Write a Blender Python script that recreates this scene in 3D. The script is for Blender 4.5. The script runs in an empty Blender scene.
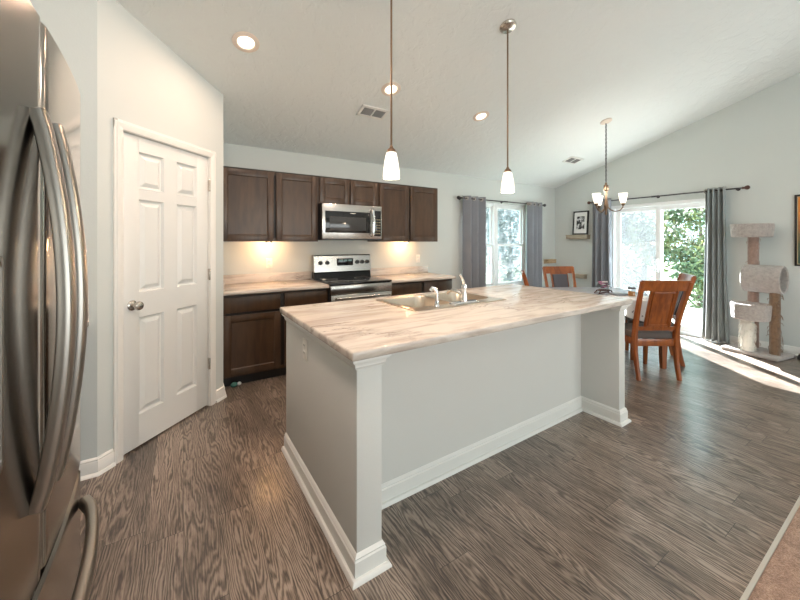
import bpy, bmesh, math, random
from mathutils import Vector, Matrix
R = math.radians
PI = math.pi
random.seed(7)
scene = bpy.context.scene
col = scene.collection

# ------------------------------------------------------------------ camera
cam_d = bpy.data.cameras.new('camera'); cam = bpy.data.objects.new('camera', cam_d); col.objects.link(cam)
cam_d.sensor_fit = 'HORIZONTAL'; cam_d.sensor_width = 36; cam_d.lens = 36 * 344 / 800
cam_d.shift_y = -58 / 800; cam_d.clip_start = 0.02
cam.location = (0, 0, 1.37); cam.rotation_euler = (R(90), 0, R(-32.2))
scene.camera = cam
# ------------------------------------------------------------------ colour management
vs = scene.view_settings
scene.display_settings.display_device = 'sRGB'
vs.view_transform = 'Standard'; vs.look = 'None'; vs.gamma = 1.0; vs.use_curve_mapping = False
vs.exposure = 0.45
# ------------------------------------------------------------------ world and lights
world = bpy.data.worlds.new('World'); scene.world = world; world.use_nodes = True
bg = world.node_tree.nodes['Background']
bg.inputs[0].default_value = (0.56, 0.89, 1.0, 1); bg.inputs[1].default_value = 6.2
def add_light(name, typ, loc, energy, color, rot=(0, 0, 0), **kw):
    d = bpy.data.lights.new(name, typ); d.energy = energy; d.color = color
    for k, v in kw.items(): setattr(d, k, v)
    o = bpy.data.objects.new(name, d); o.location = loc; o.rotation_euler = rot
    col.objects.link(o); return o
sun_dir = Vector((-0.63, -0.78, -0.71))
sun = add_light('sun', 'SUN', (12, 14, 12), 80.0, (0.95, 0.98, 1.0), sun_dir.to_track_quat('-Z', 'Y').to_euler(), angle=R(0.6))
# added fill lamp behind the camera, standing in for unseen living room windows
add_light('fill_behind_camera', 'AREA', (2.6, -3.4, 1.4), 140, (0.90, 0.975, 0.99), (R(118), 0, 0), shape='RECTANGLE', size=4.5, size_y=2.2)

# the kitchen's other ceiling downlights, above and behind the camera
for lx, ly, le in ((-0.05, 1.15, 25), (1.686, 0.6, 12)):
    add_light('ceiling_downlight', 'AREA', (lx, ly, 2.44 + .302 * (4.16 - ly) - .03), le, (1.0, .80, .69), shape='DISK', size=.3, specular_factor=.1)

# ------------------------------------------------------------------ mesh helpers
class MB:
    def __init__(s, off=(0, 0, 0)):
        s.bm = bmesh.new(); s.off = Vector(off)
    def _merge(s, b, M=None):
        if M is not None: b.transform(M)
        me = bpy.data.meshes.new('tmp'); b.to_mesh(me); b.free(); s.bm.from_mesh(me); bpy.data.meshes.remove(me)
    def box(s, x0, x1, y0, y1, z0, z1, bev=0, seg=2, M=None):
        b = bmesh.new(); bmesh.ops.create_cube(b, size=1)
        for v in b.verts:
            v.co = Vector(((x0 + x1) / 2 + v.co.x * (x1 - x0), (y0 + y1) / 2 + v.co.y * (y1 - y0), (z0 + z1) / 2 + v.co.z * (z1 - z0)))
        if bev > 0: bmesh.ops.bevel(b, geom=b.edges[:], offset=bev, segments=seg, affect='EDGES', profile=0.5, clamp_overlap=True)
        s._merge(b, M); return s
    def lathe(s, prof, c=(0, 0, 0), n=24, M=None, closed=False):
        b = bmesh.new(); rings = []
        for r, z in prof:
            if r < 1e-6: rings.append([b.verts.new((0, 0, z))])
            else: rings.append([b.verts.new((r * math.cos(2 * PI * i / n), r * math.sin(2 * PI * i / n), z)) for i in range(n)])
        seq = list(zip(rings, rings[1:]))
        if closed: seq.append((rings[-1], rings[0]))
        for A, B in seq:
            for i in range(n):
                j = (i + 1) % n
                try:
                    if len(A) == 1 and len(B) == 1: break
                    if len(A) == 1: b.faces.new((A[0], B[j], B[i]))
                    elif len(B) == 1: b.faces.new((A[i], A[j], B[0]))
                    else: b.faces.new((A[i], A[j], B[j], B[i]))
                except ValueError: pass
        if not closed:
            for ring, fl in ((rings[0], True), (rings[-1], False)):
                if len(ring) > 1: b.faces.new(ring[::-1] if fl else ring)
        b.transform((M if M is not None else Matrix()) )
        b.transform(Matrix.Translation(c)); s._merge(b); return s
    def tube(s, pts, rad, n=10, sx=1.0, flat=None, closed=False):
        """round (or flat-oval) bar along points; rad number or list. flat=(a,b,up): rectangular-ish oval section"""
        b = bmesh.new(); P = [Vector(p) for p in pts]; N = len(P); rings = []
        up = Vector((0, 0, 1)) if flat is None else Vector(flat[2])
        prev = None
        for i, p in enumerate(P):
            if closed: t = (P[(i + 1) % N] - P[i - 1]).normalized()
            else: t = (P[min(i + 1, N - 1)] - P[max(i - 1, 0)]).normalized()
            u = (up - t * up.dot(t)) if flat is not None or prev is None else (prev - t * prev.dot(t))
            if u.length < 1e-4: u = Vector((1, 0, 0)) - t * t.x
            if u.length < 1e-4: u = Vector((0, 1, 0))
            u.normalize(); prev = u; w = t.cross(u)
            r = rad[i] if isinstance(rad, (list, tuple)) else rad
            ring = []
            for k in range(n):
                a = 2 * PI * k / n + PI / n
                if flat is not None:
                    ca, sa = math.cos(a), math.sin(a); e = 0.55
                    ca = math.copysign(abs(ca) ** e, ca); sa = math.copysign(abs(sa) ** e, sa)
                    ring.append(b.verts.new(p + u * (ca * flat[0] * r) + w * (sa * flat[1] * r)))
                else: ring.append(b.verts.new(p + u * (math.cos(a) * r) + w * (math.sin(a) * r)))
            rings.append(ring)
        rg = range(N) if closed else range(N - 1)
        for i in rg:
            A, B = rings[i], rings[(i + 1) % N]
            for k in range(n): b.faces.new((A[k], A[(k + 1) % n], B[(k + 1) % n], B[k]))
        if not closed: b.faces.new(rings[0][::-1]); b.faces.new(rings[-1])
        bmesh.ops.recalc_face_normals(b, faces=b.faces[:]); s._merge(b); return s
    def prism(s, poly, axis, a0, a1, M=None):
        """extrude a 2-D polygon: axis 'x': poly=(y,z); 'y': poly=(x,z); 'z': poly=(x,y)"""
        b = bmesh.new()
        def pt(p, a): return {'x': (a, p[0], p[1]), 'y': (p[0], a, p[1]), 'z': (p[0], p[1], a)}[axis]
        A = [b.verts.new(pt(p, a0)) for p in poly]; B = [b.verts.new(pt(p, a1)) for p in poly]
        b.faces.new(A); b.faces.new(B[::-1]); n = len(poly)
        for i in range(n): b.faces.new((A[i], B[i], B[(i + 1) % n], A[(i + 1) % n]))
        bmesh.ops.recalc_face_normals(b, faces=b.faces[:]); s._merge(b, M); return s
    def sweep(s, prof, path, closed=False):
        """profile (d,z) swept along a plan path [(x,y)..] with mitred corners; d is offset to the right-hand side of travel"""
        b = bmesh.new(); P = [Vector((p[0], p[1])) for p in path]; N = len(P); rings = []
        for i in range(N):
            if i == 0 and not closed: d1 = d2 = (P[1] - P[0]).normalized()
            elif i == N - 1 and not closed: d1 = d2 = (P[-1] - P[-2]).normalized()
            else: d1 = (P[i] - P[i - 1]).normalized(); d2 = (P[(i + 1) % N] - P[i]).normalized()
            n1 = Vector((d1.y, -d1.x)); n2 = Vector((d2.y, -d2.x)); m = n1 + n2
            m = m / max(0.25, (m.length_squared / 2)) if m.length > 1e-6 else n1
            rings.append([b.verts.new((P[i].x + m.x * d, P[i].y + m.y * d, z)) for d, z in prof])
        k = len(prof)
        for i in (range(N) if closed else range(N - 1)):
            A, B = rings[i], rings[(i + 1) % N]
            for j in range(k): b.faces.new((A[j], A[(j + 1) % k], B[(j + 1) % k], B[j]))
        if not closed: b.faces.new(rings[0]); b.faces.new(rings[-1][::-1])
        bmesh.ops.recalc_face_normals(b, faces=b.faces[:]); s._merge(b); return s
    def sphere(s, c, r, sc=(1, 1, 1), seg=16, M=None):
        b = bmesh.new(); bmesh.ops.create_uvsphere(b, u_segments=seg, v_segments=max(6, seg // 2), radius=r)
        T = Matrix.Translation(c) @ (M if M is not None else Matrix()) @ Matrix.Diagonal((sc[0], sc[1], sc[2], 1))
        s._merge(b, T); return s
    def grid(s, f, nu, nv, close_u=False):
        b = bmesh.new(); V = [[b.verts.new(f(i / nu, j / nv)) for j in range(nv + 1)] for i in range(nu + (0 if close_u else 1))]
        for i in range(nu):
            for j in range(nv):
                A, B = V[i], V[(i + 1) % len(V)]
                b.faces.new((A[j], B[j], B[j + 1], A[j + 1]))
        s._merge(b); return s
    def quads(s, qs):
        for q in qs: s.bm.faces.new([s.bm.verts.new(p) for p in q])
        return s
    def build(s, name, mat, parent=None, smooth=True, rot=None):
        bm = s.bm
        if s.off.length > 0: bmesh.ops.translate(bm, verts=bm.verts[:], vec=-s.off)
        bm.normal_update()
        if smooth:
            for f in bm.faces: f.smooth = True
            for e in bm.edges:
                if len(e.link_faces) == 2 and e.calc_face_angle(0) > 0.6: e.smooth = False
        me = bpy.data.meshes.new(name); bm.to_mesh(me); bm.free()
        me.materials.append(mat)
        o = bpy.data.objects.new(name, me); col.objects.link(o)
        if parent is not None: o.parent = parent
        else: o.location = s.off
        return o
def tag(o, label=None, cat=None, group=None, kind=None):
    if label: o['label'] = label
    if cat: o['category'] = cat
    if group: o['group'] = group
    if kind: o['kind'] = kind
    return o
def thing(name, label, cat, loc=(0, 0, 0), rz=0, group=None):
    o = bpy.data.objects.new(name, None); col.objects.link(o); o.empty_display_size = 0.1
    o.location = loc; o.rotation_euler = (0, 0, rz)
    return tag(o, label, cat, group)
def struct(o): o['kind'] = 'structure'; return o
def copy_tree(o, parent=None):
    c = o.copy(); col.objects.link(c)
    if parent is not None: c.parent = parent
    for ch in list(o.children): copy_tree(ch, c)
    return c
def RZ(a): return Matrix.Rotation(a, 4, 'Z')
def AT(loc, rz=0): return Matrix.Translation(loc) @ RZ(rz)

# ------------------------------------------------------------------ materials
class NT:
    def __init__(s, name):
        s.m = bpy.data.materials.new(name); s.m.use_nodes = True; s.t = s.m.node_tree
        s.b = s.t.nodes['Principled BSDF']; s.out = s.t.nodes['Material Output']
    def n(s, typ, **kw):
        x = s.t.nodes.new(typ)
        for k, v in kw.items():
            if k[0] == 'i' and k[1:].isdigit(): s.put(x.inputs[int(k[1:])], v)
            else: setattr(x, k, v)
        return x
    def put(s, sock, v):
        if isinstance(v, bpy.types.NodeSocket): s.t.links.new(v, sock)
        elif v is not None: sock.default_value = v
    def math(s, op, a, b=None, c=None):
        x = s.n('ShaderNodeMath', operation=op)
        s.put(x.inputs[0], a)
        if b is not None: s.put(x.inputs[1], b)
        if c is not None: s.put(x.inputs[2], c)
        return x.outputs[0]
    def coord(s, scale=(1, 1, 1), rot=(0, 0, 0), kind='Object'):
        tc = s.n('ShaderNodeTexCoord'); mp = s.n('ShaderNodeMapping')
        s.t.links.new(tc.outputs[kind], mp.inputs[0]); mp.inputs['Scale'].default_value = scale; mp.inputs['Rotation'].default_value = rot
        return mp.outputs[0]
    def noise(s, vec, scale, detail=3, rough=0.5, dist=0):
        x = s.n('ShaderNodeTexNoise'); s.put(x.inputs['Vector'], vec)
        x.inputs['Scale'].default_value = scale; x.inputs['Detail'].default_value = detail
        x.inputs['Roughness'].default_value = rough; x.inputs['Distortion'].default_value = dist
        return x.outputs[0]
    def ramp(s, fac, stops):
        x = s.n('ShaderNodeValToRGB'); s.put(x.inputs[0], fac); e = x.color_ramp.elements
        while len(e) < len(stops): e.new(0.5)
        for k, (p, c) in zip(e, stops): k.position = p; k.color = (c[0], c[1], c[2], 1) if len(c) == 3 else c
        return x.outputs[0]
    def mix(s, fac, a, b, mode='MIX'):
        x = s.n('ShaderNodeMix', data_type='RGBA', blend_type=mode)
        s.put(x.inputs[0], fac)
        s.put(x.inputs[6], a if isinstance(a, bpy.types.NodeSocket) else (*a, 1)); s.put(x.inputs[7], b if isinstance(b, bpy.types.NodeSocket) else (*b, 1))
        return x.outputs[2]
    def bump(s, h, strength=0.2, dist=0.01):
        x = s.n('ShaderNodeBump'); s.put(x.inputs['Height'], h); x.inputs['Strength'].default_value = strength; x.inputs['Distance'].default_value = dist
        s.t.links.new(x.outputs[0], s.b.inputs['Normal'])
    def set(s, **kw):
        for k, v in kw.items():
            key = {'color': 'Base Color', 'rough': 'Roughness', 'metal': 'Metallic', 'coat': 'Coat Weight', 'coat_rough': 'Coat Roughness',
                   'sheen': 'Sheen Weight', 'emit': 'Emission Color', 'power': 'Emission Strength', 'spec': 'Specular IOR Level', 'trans': 'Transmission Weight', 'aniso': 'Anisotropic', 'sss': 'Subsurface Weight'}[k]
            if isinstance(v, tuple) and len(v) == 3: v = (*v, 1)
            s.put(s.b.inputs[key], v)
        return s
def srgb(r, g, b):
    f = lambda c: (c / 255 / 12.92) if c / 255 <= 0.04045 else ((c / 255 + 0.055) / 1.055) ** 2.4
    return (f(r), f(g), f(b))
def plain(name, c, rough=0.5, metal=0.0, var=0.06, vscale=6, bump=0, bscale=200, **kw):
    t = NT(name); v = t.coord()
    f = t.noise(v, vscale, 3)
    t.set(color=t.mix(f, tuple(x * (1 - var) for x in c), tuple(min(1, x * (1 + var)) for x in c)), rough=rough, metal=metal, **kw)
    if bump: t.bump(t.noise(v, bscale, 2), bump, 0.004)
    return t.m
def emis(name, c, power, base=(0.9, 0.88, 0.85)):
    t = NT(name); t.set(color=base, rough=0.35, emit=c, power=power); return t.m
M = {}
M['wall'] = plain('wall_paint', srgb(206, 211, 208), 0.75, bump=0.12, bscale=120, var=0.01, spec=0.3)
M['trim'] = plain('white_trim_paint', srgb(232, 231, 226), 0.4, var=0.01)
M['door'] = plain('white_door_paint', srgb(226, 227, 224), 0.42, var=0.015, bump=0.05, bscale=90)
M['island'] = plain('island_paint', srgb(216, 215, 210), 0.6, bump=0.08, bscale=120, var=0.01)
def ceiling_mat():
    t = NT('knockdown_ceiling'); v = t.coord()
    h = t.ramp(t.noise(v, 9, 4, 0.55, 0.6), [(0.48, (0, 0, 0)), (0.56, (1, 1, 1))])
    h2 = t.noise(v, 70, 2)
    t.set(color=srgb(231, 235, 233), rough=0.85, spec=0.2)
    t.bump(t.math('ADD', t.math('MULTIPLY', h, 0.6), t.math('MULTIPLY', h2, 0.4)), 0.45, 0.008)
    return t.m
M['ceiling'] = ceiling_mat()
def floor_mat():
    t = NT('vinyl_plank'); W, L = 0.152, 1.05
    tc = t.n('ShaderNodeTexCoord'); sp = t.n('ShaderNodeSeparateXYZ'); t.t.links.new(tc.outputs['Object'], sp.inputs[0])
    x, y = sp.outputs[0], sp.outputs[1]
    row = t.math('FLOOR', t.math('DIVIDE', x, W))
    wn = t.n('ShaderNodeTexWhiteNoise', noise_dimensions='1D'); t.put(wn.inputs['W'], row)
    yy = t.math('ADD', y, t.math('MULTIPLY', wn.outputs[0], L))
    cl = t.math('FLOOR', t.math('DIVIDE', yy, L))
    w2 = t.n('ShaderNodeTexWhiteNoise', noise_dimensions='2D'); cb = t.n('ShaderNodeCombineXYZ'); t.put(cb.inputs[0], row); t.put(cb.inputs[1], cl)
    t.t.links.new(cb.outputs[0], w2.inputs['Vector']); pid = w2.outputs[0]
    # distances to seams
    fx = t.math('PINGPONG', x, W / 2); fx = t.math('ABSOLUTE', t.math('SUBTRACT', t.math('FRACT', t.math('DIVIDE', x, W)), 0.5))
    fy = t.math('ABSOLUTE', t.math('SUBTRACT', t.math('FRACT', t.math('DIVIDE', yy, L)), 0.5))
    sx = t.math('GREATER_THAN', fx, 0.5 - 0.0012 / W); sy = t.math('GREATER_THAN', fy, 0.5 - 0.0014 / L)
    seam = t.math('MAXIMUM', sx, sy)
    # grain: contour lines of a stretched noise field give cathedral figure
    gv = t.n('ShaderNodeCombineXYZ'); t.put(gv.inputs[0], t.math('MULTIPLY', x, 6.0)); t.put(gv.inputs[1], t.math('MULTIPLY', y, 0.85)); t.put(gv.inputs[2], t.math('MULTIPLY', pid, 37))
    f1 = t.noise(gv.outputs[0], 1.0, 2.5, 0.5, 0.15)
    fw = t.n('ShaderNodeCombineXYZ'); t.put(fw.inputs[0], t.math('MULTIPLY', x, 34)); t.put(fw.inputs[1], t.math('MULTIPLY', y, 7)); t.put(fw.inputs[2], t.math('MULTIPLY', pid, 23))
    wob = t.noise(fw.outputs[0], 1.0, 3, 0.6)
    rings = t.math('SINE', t.math('ADD', t.math('ADD', t.math('MULTIPLY', f1, 135), t.math('MULTIPLY', wob, 13)), t.math('MULTIPLY', x, 400)))
    rings = t.math('MULTIPLY_ADD', rings, 0.5, 0.5)
    fv = t.n('ShaderNodeCombineXYZ'); t.put(fv.inputs[0], t.math('MULTIPLY', x, 190)); t.put(fv.inputs[1], t.math('MULTIPLY', y, 8)); t.put(fv.inputs[2], t.math('MULTIPLY', pid, 11))
    fib = t.noise(fv.outputs[0], 1.0, 3, 0.6)
    bv = t.n('ShaderNodeCombineXYZ'); t.put(bv.inputs[0], t.math('MULTIPLY', x, 5)); t.put(bv.inputs[1], t.math('MULTIPLY', y, 1.6)); t.put(bv.inputs[2], t.math('MULTIPLY', pid, 5))
    br = t.noise(bv.outputs[0], 1.0, 2)
    amp = t.math('MULTIPLY_ADD', br, 0.62, 0.02); rings = t.math('MULTIPLY', t.math('SUBTRACT', rings, .5), amp)
    g = t.math('ADD', t.math('ADD', rings, 0.17), t.math('MULTIPLY', fib, 0.90))
    g = t.math('ADD', g, t.math('MULTIPLY', t.math('SUBTRACT', br, 0.5), 0.55))
    c = t.ramp(g, [(0.28, (0.026, 0.0185, 0.0135)), (0.45, (0.085, 0.0625, 0.047)), (0.62, (0.185, 0.141, 0.109)), (0.86, (0.33, 0.264, 0.212))])
    tone = t.math('MULTIPLY_ADD', pid, 0.42, 0.80)
    tv = t.n('ShaderNodeCombineColor'); t.put(tv.inputs[0], tone); t.put(tv.inputs[1], tone); t.put(tv.inputs[2], tone)
    c = t.mix(1.0, c, tv.outputs[0], 'MULTIPLY')
    c = t.mix(t.math('MULTIPLY', seam, 0.7), c, (0.012, 0.010, 0.008))
    t.set(color=c, rough=t.math('MULTIPLY_ADD', fib, 0.16, 0.28), spec=0.6, coat=.45, coat_rough=.22)
    t.bump(t.math('SUBTRACT', t.math('MULTIPLY', g, 0.5), seam), 0.22, 0.0025)
    return t.m
M['floor'] = floor_mat()
def carpet_mat():
    t = NT('brown_carpet'); v = t.coord()
    f = t.noise(v, 160, 3, 0.7); f2 = t.noise(v, 26, 3)
    c = t.ramp(t.math('ADD', t.math('MULTIPLY', f, 0.7), t.math('MULTIPLY', f2, 0.3)), [(0.3, srgb(108, 82, 66)), (0.5, srgb(172, 140, 120)), (0.7, srgb(214, 184, 164))])
    t.set(color=c, rough=1.0, spec=0.05, sheen=0.3); t.bump(f, 0.9, 0.012); return t.m
M['carpet'] = carpet_mat()
def laminate_mat():
    t = NT('marbled_laminate')
    w0 = t.coord((1.0, 1.0, 1.0), (0, 0, R(-9))); 
    v = t.coord((0.75, 4.2, 4.2), (0, 0, R(-9)))
    f3 = t.noise(v, 2.6, 6, 0.62, 0.9); streak = t.ramp(f3, [(0.44, (0, 0, 0)), (0.56, (.55, .55, .55)), (0.70, (1, 1, 1))])
    base = t.mix(t.math('MULTIPLY', streak, 0.75), srgb(220, 210, 199), srgb(158, 139, 125))
    v2 = t.coord((0.9, 3.0, 3.0), (0, 0, R(-12))); f = t.noise(v2, 2.2, 5, 0.6, 0.8)
    vein = t.ramp(t.math('ABSOLUTE', t.math('SUBTRACT', f, 0.5)), [(0.0, (1, 1, 1)), (0.007, (0.7, 0.7, 0.7)), (0.02, (0, 0, 0))])
    gate = t.ramp(t.noise(w0, 2.3, 2), [(0.5, (0, 0, 0)), (0.62, (1, 1, 1))])
    c = t.mix(t.math('MULTIPLY', t.math('MULTIPLY', vein, gate), 0.7), base, srgb(112, 98, 90))
    t.set(color=c, rough=0.2, spec=0.5); return t.m
M['laminate'] = laminate_mat()
def wood(name, c0, c1, rough=0.4, sc=(14, 14, 1.2), coat=0.0, contrast=1.0, **kw):
    t = NT(name); v = t.coord(sc); f = t.noise(v, 2.0, 4, 0.55, 0.4); f2 = t.noise(t.coord((1.5, 1.5, 0.8)), 2.2, 3)
    g = t.math('ADD', t.math('MULTIPLY', f, 0.6), t.math('MULTIPLY', f2, 0.4))
    t.set(color=t.ramp(g, [(0.32, c0), (0.68, c1)]), rough=rough, coat=coat, **kw); t.bump(f, 0.05, 0.002); return t.m
M['cab'] = wood('espresso_cabinet', (0.036, 0.019, 0.0100), (0.086, 0.046, 0.022), 0.36, (10, 10, 1.5))
M['cabbox'] = plain('dark_cabinet_box', (0.014, 0.009, 0.006), 0.5)
M['cherry'] = wood('cherry_wood', (0.15, 0.034, 0.007), (0.40, 0.112, 0.020), 0.28, (16, 16, 1.4), 0.3)
M['lightwood'] = wood('rustic_shelf_wood', srgb(150, 120, 88), srgb(205, 180, 145), 0.6, (3, 3, 20))
M['shelf_grey'] = wood('weathered_shelf_wood', srgb(140, 128, 110), srgb(190, 180, 160), 0.6, (3, 3, 20))
def steel(name, c, rough, sc=(2, 2, 260)):
    t = NT(name); f = t.noise(t.coord(sc), 1.0, 3, 0.6)
    t.set(color=c, metal=1.0, rough=t.math('MULTIPLY_ADD', f, 0.10, rough - 0.05)); t.bump(f, 0.02, 0.001); return t.m
M['fridge'] = steel('fridge_steel', (0.37, 0.345, 0.315), 0.15, (2, 2, 3))
M['fridge_h'] = steel('fridge_handle_steel', (0.31, 0.285, 0.255), 0.31)
M['steel'] = steel('stainless_steel', (0.54, 0.52, 0.49), 0.24)
M['sinksteel'] = plain('sink_steel', (0.66, 0.57, 0.47), 0.30, 1.0, var=.02)  # warm reflections of lamps and cabinets put into the steel colour
M['chrome'] = plain('polished_chrome', (0.82, 0.82, 0.82), 0.10, 1.0, var=0.01)
M['nickel'] = plain('brushed_nickel', (0.58, 0.53, 0.47), 0.26, 1.0, var=0.03)
M['bronze'] = plain('satin_bronze', (0.21, 0.14, 0.095), 0.34, 1.0, var=0.03)
M['blackglass'] = plain('black_glass', (0.012, 0.012, 0.013), 0.07, var=0.05)
M['black'] = plain('black_plastic', (0.018, 0.018, 0.018), 0.4)
M['blackframe'] = plain('black_frame', (0.016, 0.014, 0.013), 0.35)
M['darkmetal'] = plain('dark_rod_metal', (0.06, 0.055, 0.06), 0.35, 0.8)
M['finial'] = plain('brown_finial', (0.10, 0.045, 0.035), 0.35, 0.3)
M['plate'] = plain('ivory_plate', srgb(242, 238, 230), 0.4, var=0.01)
M['slot'] = plain('dark_slot', (0.05, 0.045, 0.04), 0.5)
M['ventgrey'] = plain('vent_grey', (0.24, 0.23, 0.22), 0.6)
M['display'] = emis('lit_display', (0.5, 0.8, 0.7), 0.15, (0.02, 0.03, 0.03))
M['shade'] = emis('lit_frosted_shade', (1.0, 0.90, 0.76), 1.0, (.75, .72, .68))
M['can'] = emis('lit_can_lens', (1.0, 0.82, 0.62), 3.0)
M['puck'] = emis('lit_puck_lens', (1.0, 0.66, 0.32), 6.0)
M['cantrim'] = plain('can_trim_white', srgb(226, 212, 198), 0.5)
def fabric(name, c, sc=350, rough=0.95, bump=0.3, sheen=0.2):
    t = NT(name); v = t.coord(); f = t.noise(v, sc, 2); f2 = t.noise(v, 5, 3)
    t.set(color=t.mix(f2, tuple(x * 0.86 for x in c), tuple(x * 1.12 for x in c)), rough=rough, spec=0.15, sheen=sheen); t.bump(f, bump, 0.002); return t.m
M['curtain'] = fabric('grey_curtain_cloth', srgb(140, 144, 151))
M['curtain2'] = fabric('slate_curtain_cloth', srgb(160, 168, 168))
M['seat'] = fabric('taupe_upholstery', srgb(96, 88, 84))
M['greypad'] = fabric('grey_upholstery', srgb(92, 92, 98))
def plush(name, c):
    t = NT(name); v = t.coord(); f = t.noise(v, 34, 4, .7)
    t.set(color=t.ramp(f, [(.3, tuple(x * .80 for x in c)), (.5, c), (.7, tuple(min(1, x * 1.16) for x in c))]), rough=1.0, spec=.1, sheen=.5); t.bump(f, 1.0, .02); return t.m
M['plush'] = plush('beige_plush', srgb(178, 171, 166))
M['pinkplush'] = plush('rosy_beige_plush', srgb(168, 142, 130))
M['shag'] = fabric('white_shag', srgb(226, 224, 214), 60, 1.0, 0.9, 0.5)
M['sisal'] = plush('brown_sisal', srgb(128, 104, 82))
M['cloth'] = fabric('white_cloth', srgb(235, 235, 235), 200)
M['tabletop'] = plain('grey_table_surface', srgb(172, 172, 178), 0.25, var=0.06, spec=0.5)
def glass(name, tint=(1, 1, 1), screen=0.0, scol=(0.75, 0.78, 0.8)):
    m = bpy.data.materials.new(name); m.use_nodes = True; t = m.node_tree; t.nodes.clear()
    o = t.nodes.new('ShaderNodeOutputMaterial'); tr = t.nodes.new('ShaderNodeBsdfTransparent'); tr.inputs[0].default_value = (*tint, 1)
    if screen > 0:
        g = t.nodes.new('ShaderNodeBsdfDiffuse'); g.inputs[0].default_value = (*scol, 1); tl = t.nodes.new('ShaderNodeBsdfTranslucent'); tl.inputs[0].default_value = (*scol, 1)
        ad = t.nodes.new('ShaderNodeMixShader'); ad.inputs[0].default_value = 0.5; t.links.new(g.outputs[0], ad.inputs[1]); t.links.new(tl.outputs[0], ad.inputs[2])
        tc = t.nodes.new('ShaderNodeTexCoord'); nz = t.nodes.new('ShaderNodeTexNoise'); nz.inputs['Scale'].default_value = 40
        t.links.new(tc.outputs['Object'], nz.inputs['Vector'])
        ma = t.nodes.new('ShaderNodeMath'); ma.operation = 'MULTIPLY_ADD'; t.links.new(nz.outputs[0], ma.inputs[0]); ma.inputs[1].default_value = 0.1; ma.inputs[2].default_value = screen - 0.05
        mx = t.nodes.new('ShaderNodeMixShader'); t.links.new(ma.outputs[0], mx.inputs[0]); t.links.new(tr.outputs[0], mx.inputs[1]); t.links.new(ad.outputs[0], mx.inputs[2])
    else:
        g = t.nodes.new('ShaderNodeBsdfGlossy'); g.inputs['Roughness'].default_value = 0.02
        mx = t.nodes.new('ShaderNodeMixShader'); mx.inputs[0].default_value = 0.05; t.links.new(tr.outputs[0], mx.inputs[1]); t.links.new(g.outputs[0], mx.inputs[2])
    t.links.new(mx.outputs[0], o.inputs[0]); return m
M['glass'] = glass('window_glass'); M['screen'] = glass('insect_screen', (1, 1, 1), 0.40, (.13, .138, .145)); M['jar'] = glass('clear_jar_glass', (0.96, 0.97, 0.97))
M['vinyl'] = plain('white_vinyl_frame', srgb(238, 240, 240), 0.35, var=0.01)
def leafmat(name, cols):
    t = NT(name); f = t.noise(t.coord(), 2.4, 4, 0.7); f2 = t.noise(t.coord(), 30, 1)
    t.set(color=t.ramp(t.math('ADD', t.math('MULTIPLY', f, 0.65), t.math('MULTIPLY', f2, 0.35)), [(0.32, cols[0]), (0.5, cols[1]), (0.66, cols[2])]), rough=0.6)
    tr = t.n('ShaderNodeBsdfTranslucent'); tr.inputs[0].default_value = (*cols[2], 1)
    mx = t.n('ShaderNodeMixShader'); mx.inputs[0].default_value = 0.3
    t.t.links.new(t.b.outputs[0], mx.inputs[1]); t.t.links.new(tr.outputs[0], mx.inputs[2]); t.t.links.new(mx.outputs[0], t.out.inputs[0]); return t.m
M['leaf'] = leafmat('green_leaves', [(.02, .045, .032), (.065, .115, .07), (.22, .24, .08)])
M['leafwashed'] = leafmat('washed_out_leaves', [(.07, .09, .092), (.15, .175, .175), (.30, .32, .31)])  # overexposed outdoor haze put into the leaf colour as pale grey
M['bark'] = wood('bark', srgb(92, 84, 78), srgb(140, 130, 120), 0.9)
M['grass'] = fabric('lawn', srgb(104, 116, 84), 40)
M['patio'] = plain('patio_concrete', srgb(205, 203, 198), 0.9)
print('materials ok')
# ================================================================== SETTING
YB, XR, XL = 4.16, 6.28, -1.10
SL = 0.302
YRIDGE = -0.6
def zc(y): return 2.44 + SL * (YB - y) if y > YRIDGE else 2.44 + SL * (YB - YRIDGE) - SL * (YRIDGE - y)
def wall_mb(mb, p0, p1, th, z0=0.0, z1=None):
    """vertical wall slab on plan line p0->p1, thickness th to the left-hand side of travel; top follows the ceiling when z1 is None"""
    a, b = Vector(p0), Vector(p1); d = (b - a).normalized(); n = Vector((-d.y, d.x)) * th
    pl = [a, b, b + n, a + n]; bm = bmesh.new()
    lo = [bm.verts.new((p.x, p.y, z0)) for p in pl]
    hi = [bm.verts.new((p.x, p.y, z1 if z1 is not None else zc(p.y) + 0.03)) for p in pl]
    bm.faces.new(lo); bm.faces.new(hi)
    for i in range(4): bm.faces.new((lo[i], lo[(i + 1) % 4], hi[(i + 1) % 4], hi[i]))
    bmesh.ops.recalc_face_normals(bm, faces=bm.faces[:]); mb._merge(bm)
YF = -3.6
EPS = .0006
struct(MB().box(XL - .15, XR + .15, 0.42, YB + .15, -0.06, 0).build('floor', M['floor']))
struct(MB().box(XL - .15, XR + .15, YF, 0.405, -0.06, 0.008, 0.006).build('floor_carpet', M['carpet']))
struct(MB().box(XL + .01, XR - .01, 0.404, 0.420, -0.02, 0.009, 0.003).build('trim_1', plain('strip_metal', (0.62, 0.58, 0.52), 0.4, 0.6)))
cp = [(YB + .15, zc(YB + .15)), (YRIDGE, zc(YRIDGE)), (YF, zc(YF)), (YF, zc(YF) + .14), (YRIDGE, zc(YRIDGE) + .14), (YB + .15, zc(YB + .15) + .14)]
struct(MB().prism(cp, 'x', XL - .15, XR + .15).build('ceiling', M['ceiling']))
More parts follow.
